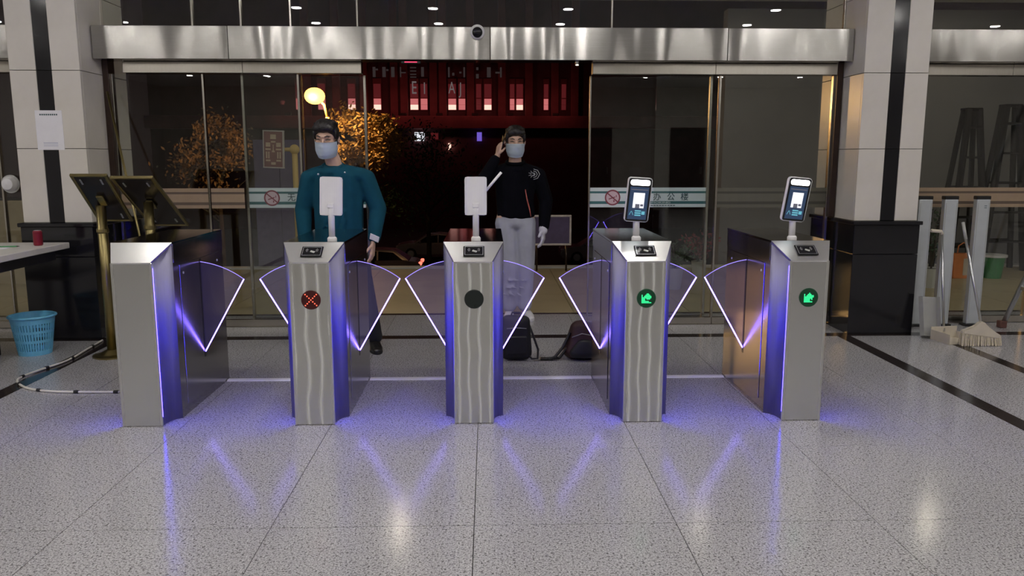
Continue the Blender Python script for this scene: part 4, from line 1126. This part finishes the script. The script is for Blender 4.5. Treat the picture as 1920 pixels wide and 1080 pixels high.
sign_stand(-2.76, 5.80, 1.10, (.03, -.20, 1.315), (.03, .15, .985), .23, 'left one of two brass sign stands with a tilted dark panel')
sign_stand(-2.445, 5.85, 1.12, (.0, -.24, 1.30), (.0, .36, .93), .27, 'right one of two brass sign stands, behind the leftmost turnstile')
a = P(201, 172, 6.70); b = P(237, 332, 6.55)
q = b + (b - a) * (b.z / (a.z - b.z))
rd = tube('brass_rod', [(0, 0, 0), a - Vector((q.x, q.y, 0.01))], .010, 'brass', None, 8, (q.x, q.y, .01)); tag(rd, 'thin brass rod leaning on the door frame beside the left column', 'rod')
# floor cable with clips
pts = [P(x, y, 1) for x, y in ((224, 735), (165, 735), (100, 734), (52, 728), (33, 716), (42, 706), (80, 692), (128, 675), (168, 652), (192, 638), (200, 636))]
cp = []
for x, y in ((224, 735), (165, 735), (100, 734), (52, 728), (33, 716), (42, 706), (80, 692), (128, 675), (168, 652), (192, 638)):
    q = P(x, y, 1) - Vector((0, 0, 1.426)); k = (1.426 - .008) / -q.z; cp.append(Vector((q.x * k, q.y * k, 0)))
def smooth_path(p, n=6):
    out = []
    for i in range(len(p) - 1):
        p0, p1, p2, p3 = p[max(i - 1, 0)], p[i], p[i + 1], p[min(i + 2, len(p) - 1)]
        for k in range(n):
            s = k / n; out.append(.5 * ((2 * p1) + (p2 - p0) * s + (2 * p0 - 5 * p1 + 4 * p2 - p3) * s * s + (3 * p1 - p0 - 3 * p2 + p3) * s ** 3))
    return out + [p[-1]]
sp_ = smooth_path(cp)
t = tag(empty('floor_cable', tuple(sp_[0])), 'white cable with black clips running over the floor left of the leftmost turnstile', 'cable')
org = sp_[0]
tube('cable', [p - org + Vector((0, 0, .008)) for p in sp_], .0075, 'cable_white', t, 8)
for k in (1, 8, 15, 22, 30, 37, 43, 49): 
    a, b = sp_[k] - org, sp_[min(k + 1, len(sp_) - 1)] - org; d = (b - a).normalized()
    tube('clip', [a - d * .014 + Vector((0, 0, .0085)), a + d * .014 + Vector((0, 0, .0085))], .0115, 'rubber', t, 8)
# poster on the left column (its code is left out)
t = tag(empty('poster', (-3.385, 6.398, 1.645)), 'white paper poster stuck on the stripe of the left column', 'poster')
box('sheet', (0, 0, 0), (.205, .002, .300), 'paper', t)
for k in range(9): box('print_line', (-.062 + k * .0155, -.0012, .118), (.011, .0006, .012), 'ink', t)
for z in (-.095, -.105, -.118): box('print_line', (0, -.0012, z), (.11, .0006, .003), 'paper_mark', t)
# round white fixture behind the left bay glass
c = P(19, 345, 6.78)
t = tag(empty('round_fixture', (c.x, 6.785, c.z)), 'round white dome fixture left of the left column', 'fixture')
lathe('dome', [(.005, 0), (.062, 0), (.062, .02), (.045, .05), (.005, .058)], 'plastic_white', t, rot=(R(90), 0, 0))
lathe('plate', [(.005, -.006), (.075, -.006), (.075, 0), (.005, 0)], 'aluminium', t, rot=(R(90), 0, 0))

# ------------------------------------------------------------------ right side: posts, broom, dustpans
for px_, lab in ((3.68, 'grey metal post half hidden by the right column'), (3.90, 'middle grey metal post behind the broom'), (4.175, 'rightmost grey metal post beside the broom')):
    t = tag(empty('metal_post', (px_, 6.68, 0)), lab, 'post', 'grey metal posts by the right glass')
    box('shaft', (0, 0, .555), (.115, .055, 1.07), 'post_grey', t, .006, None, 2)
    box('cap', (0, 0, 1.103), (.120, .060, .030), 'plastic_black', t, .004)
    box('foot_plate', (0, 0, .010), (.15, .10, .020), 'plastic_black', t, .003)
    for s in (-1, 1): box('seam', (s * .046, -.0280, .56), (.004, .002, 1.0), 'pan_grey', t)
    if px_ > 4.1:
        for k in range(2): box('sticker_mark', (.018, -.0285, 1.035 - k * .016), (.022, .001, .005), 'ink', t)
t = tag(empty('broom', (3.79, 5.925, 0)), 'broom with cream head and bristles standing right of the right column', 'broom')
prism('head', [(-.155, .10), (.155, .055), (.150, .085), (.06, .135), (.012, .19), (-.022, .19), (-.055, .15), (-.15, .125)], .045, 'y', 'broom_cream', t, bev=.006)
bm = bmesh.new()
rnd = random.Random(5)
for k in range(26):
    x = -.148 + .296 * k / 25; zt = .10 - .045 * k / 25
    for yy in (-.014, .004, .018):
        btube(bm, [(x, yy, zt + .01), (x * 1.05 + rnd.uniform(-.004, .004), yy * 1.7, rnd.uniform(.001, .006))], [.0052, .0042], 5)
o = fin(bm, 'bristles', 'bristle', t); o['kind'] = 'stuff'
tube('handle', [(-.004, .0, .17), (-.03, .30, .90)], .0105, 'aluminium', t, 10)
tube('grip', [(-.026, .26, .80), (-.031, .31, .93)], .0125, 'pan_grey', t, 10)
t = tag(empty('dustpan', (3.665, 6.10, 0), R(8)), 'long handled cream dustpan on the floor under the broom', 'dustpan')
bm = bmesh.new()
bbox(bm, (0, -.02, .004), (.23, .22, .006), .001); bbox(bm, (-.113, -.02, .04), (.005, .22, .08), .001, None); bbox(bm, (.113, -.02, .03), (.005, .22, .06), .001); bbox(bm, (0, .088, .05), (.23, .006, .10), .001)
fin(bm, 'pan', 'broom_cream', t)
tube('handle', [(0, .088, .06), (.05, .27, .82)], .010, 'aluminium', t, 10)
tube('grip', [(.05, .27, .82), (.045, .275, .845), (-.06, .25, .855)], .014, 'broom_cream', t, 10)
t = tag(empty('dustpan', (3.56, 6.27, 0), R(-8)), 'grey dustpan leaning upright against the right column base', 'dustpan')
pnl = box('pan', (0, .0, .165), (.17, .010, .32), 'pan_grey', t, .003, (R(-14), R(5), R(22)))
for s in (-1, 1): box('pan_wall', (s * .083, -.022, 0), (.006, .045, .32), 'pan_grey', pnl, .001)
box('pan_wall', (0, -.022, -.157), (.17, .045, .006), 'pan_grey', pnl, .001)

# ------------------------------------------------------------------ small fittings on the main beam
c = P(895, 60, 6.58)
t = tag(empty('dome_camera', (c.x, 6.600, c.z)), 'small dome security camera on the steel beam', 'camera')
lathe('mount', [(.005, 0), (.055, 0), (.058, .02), (.050, .03), (.005, .03)], 'plastic_white', t, rot=(R(90), 0, 0))
bm = bmesh.new(); bmesh.ops.create_uvsphere(bm, u_segments=18, v_segments=12, radius=.042); fin(bm, 'dome', 'gloss_black', t, (0, -.03, -.004), smooth=True)
c = P(770, 121, 6.62)
t = tag(empty('door_sensor', (c.x, 6.66, 2.204)), 'slim door sensor with a red light under the beam', 'sensor')
box('case', (0, 0, -.012), (.16, .05, .022), 'plastic_black', t, .004); box('red_light', (0, -.026, -.012), (.10, .003, .005), 'red_dot', t)
c = P(1083, 122, 6.62)
t = tag(empty('spot_lamp', (c.x, 6.66, 2.204)), 'tiny bright spot lamp under the beam at the right end of the opening', 'lamp')
lathe('case', [(.002, -.026), (.013, -.026), (.016, 0), (.002, 0)], 'aluminium', t, n=16); lathe('lens', [(.0005, -.030), (.010, -.030), (.012, -.0262), (.0005, -.0262)], 'white_dot', t, n=12)
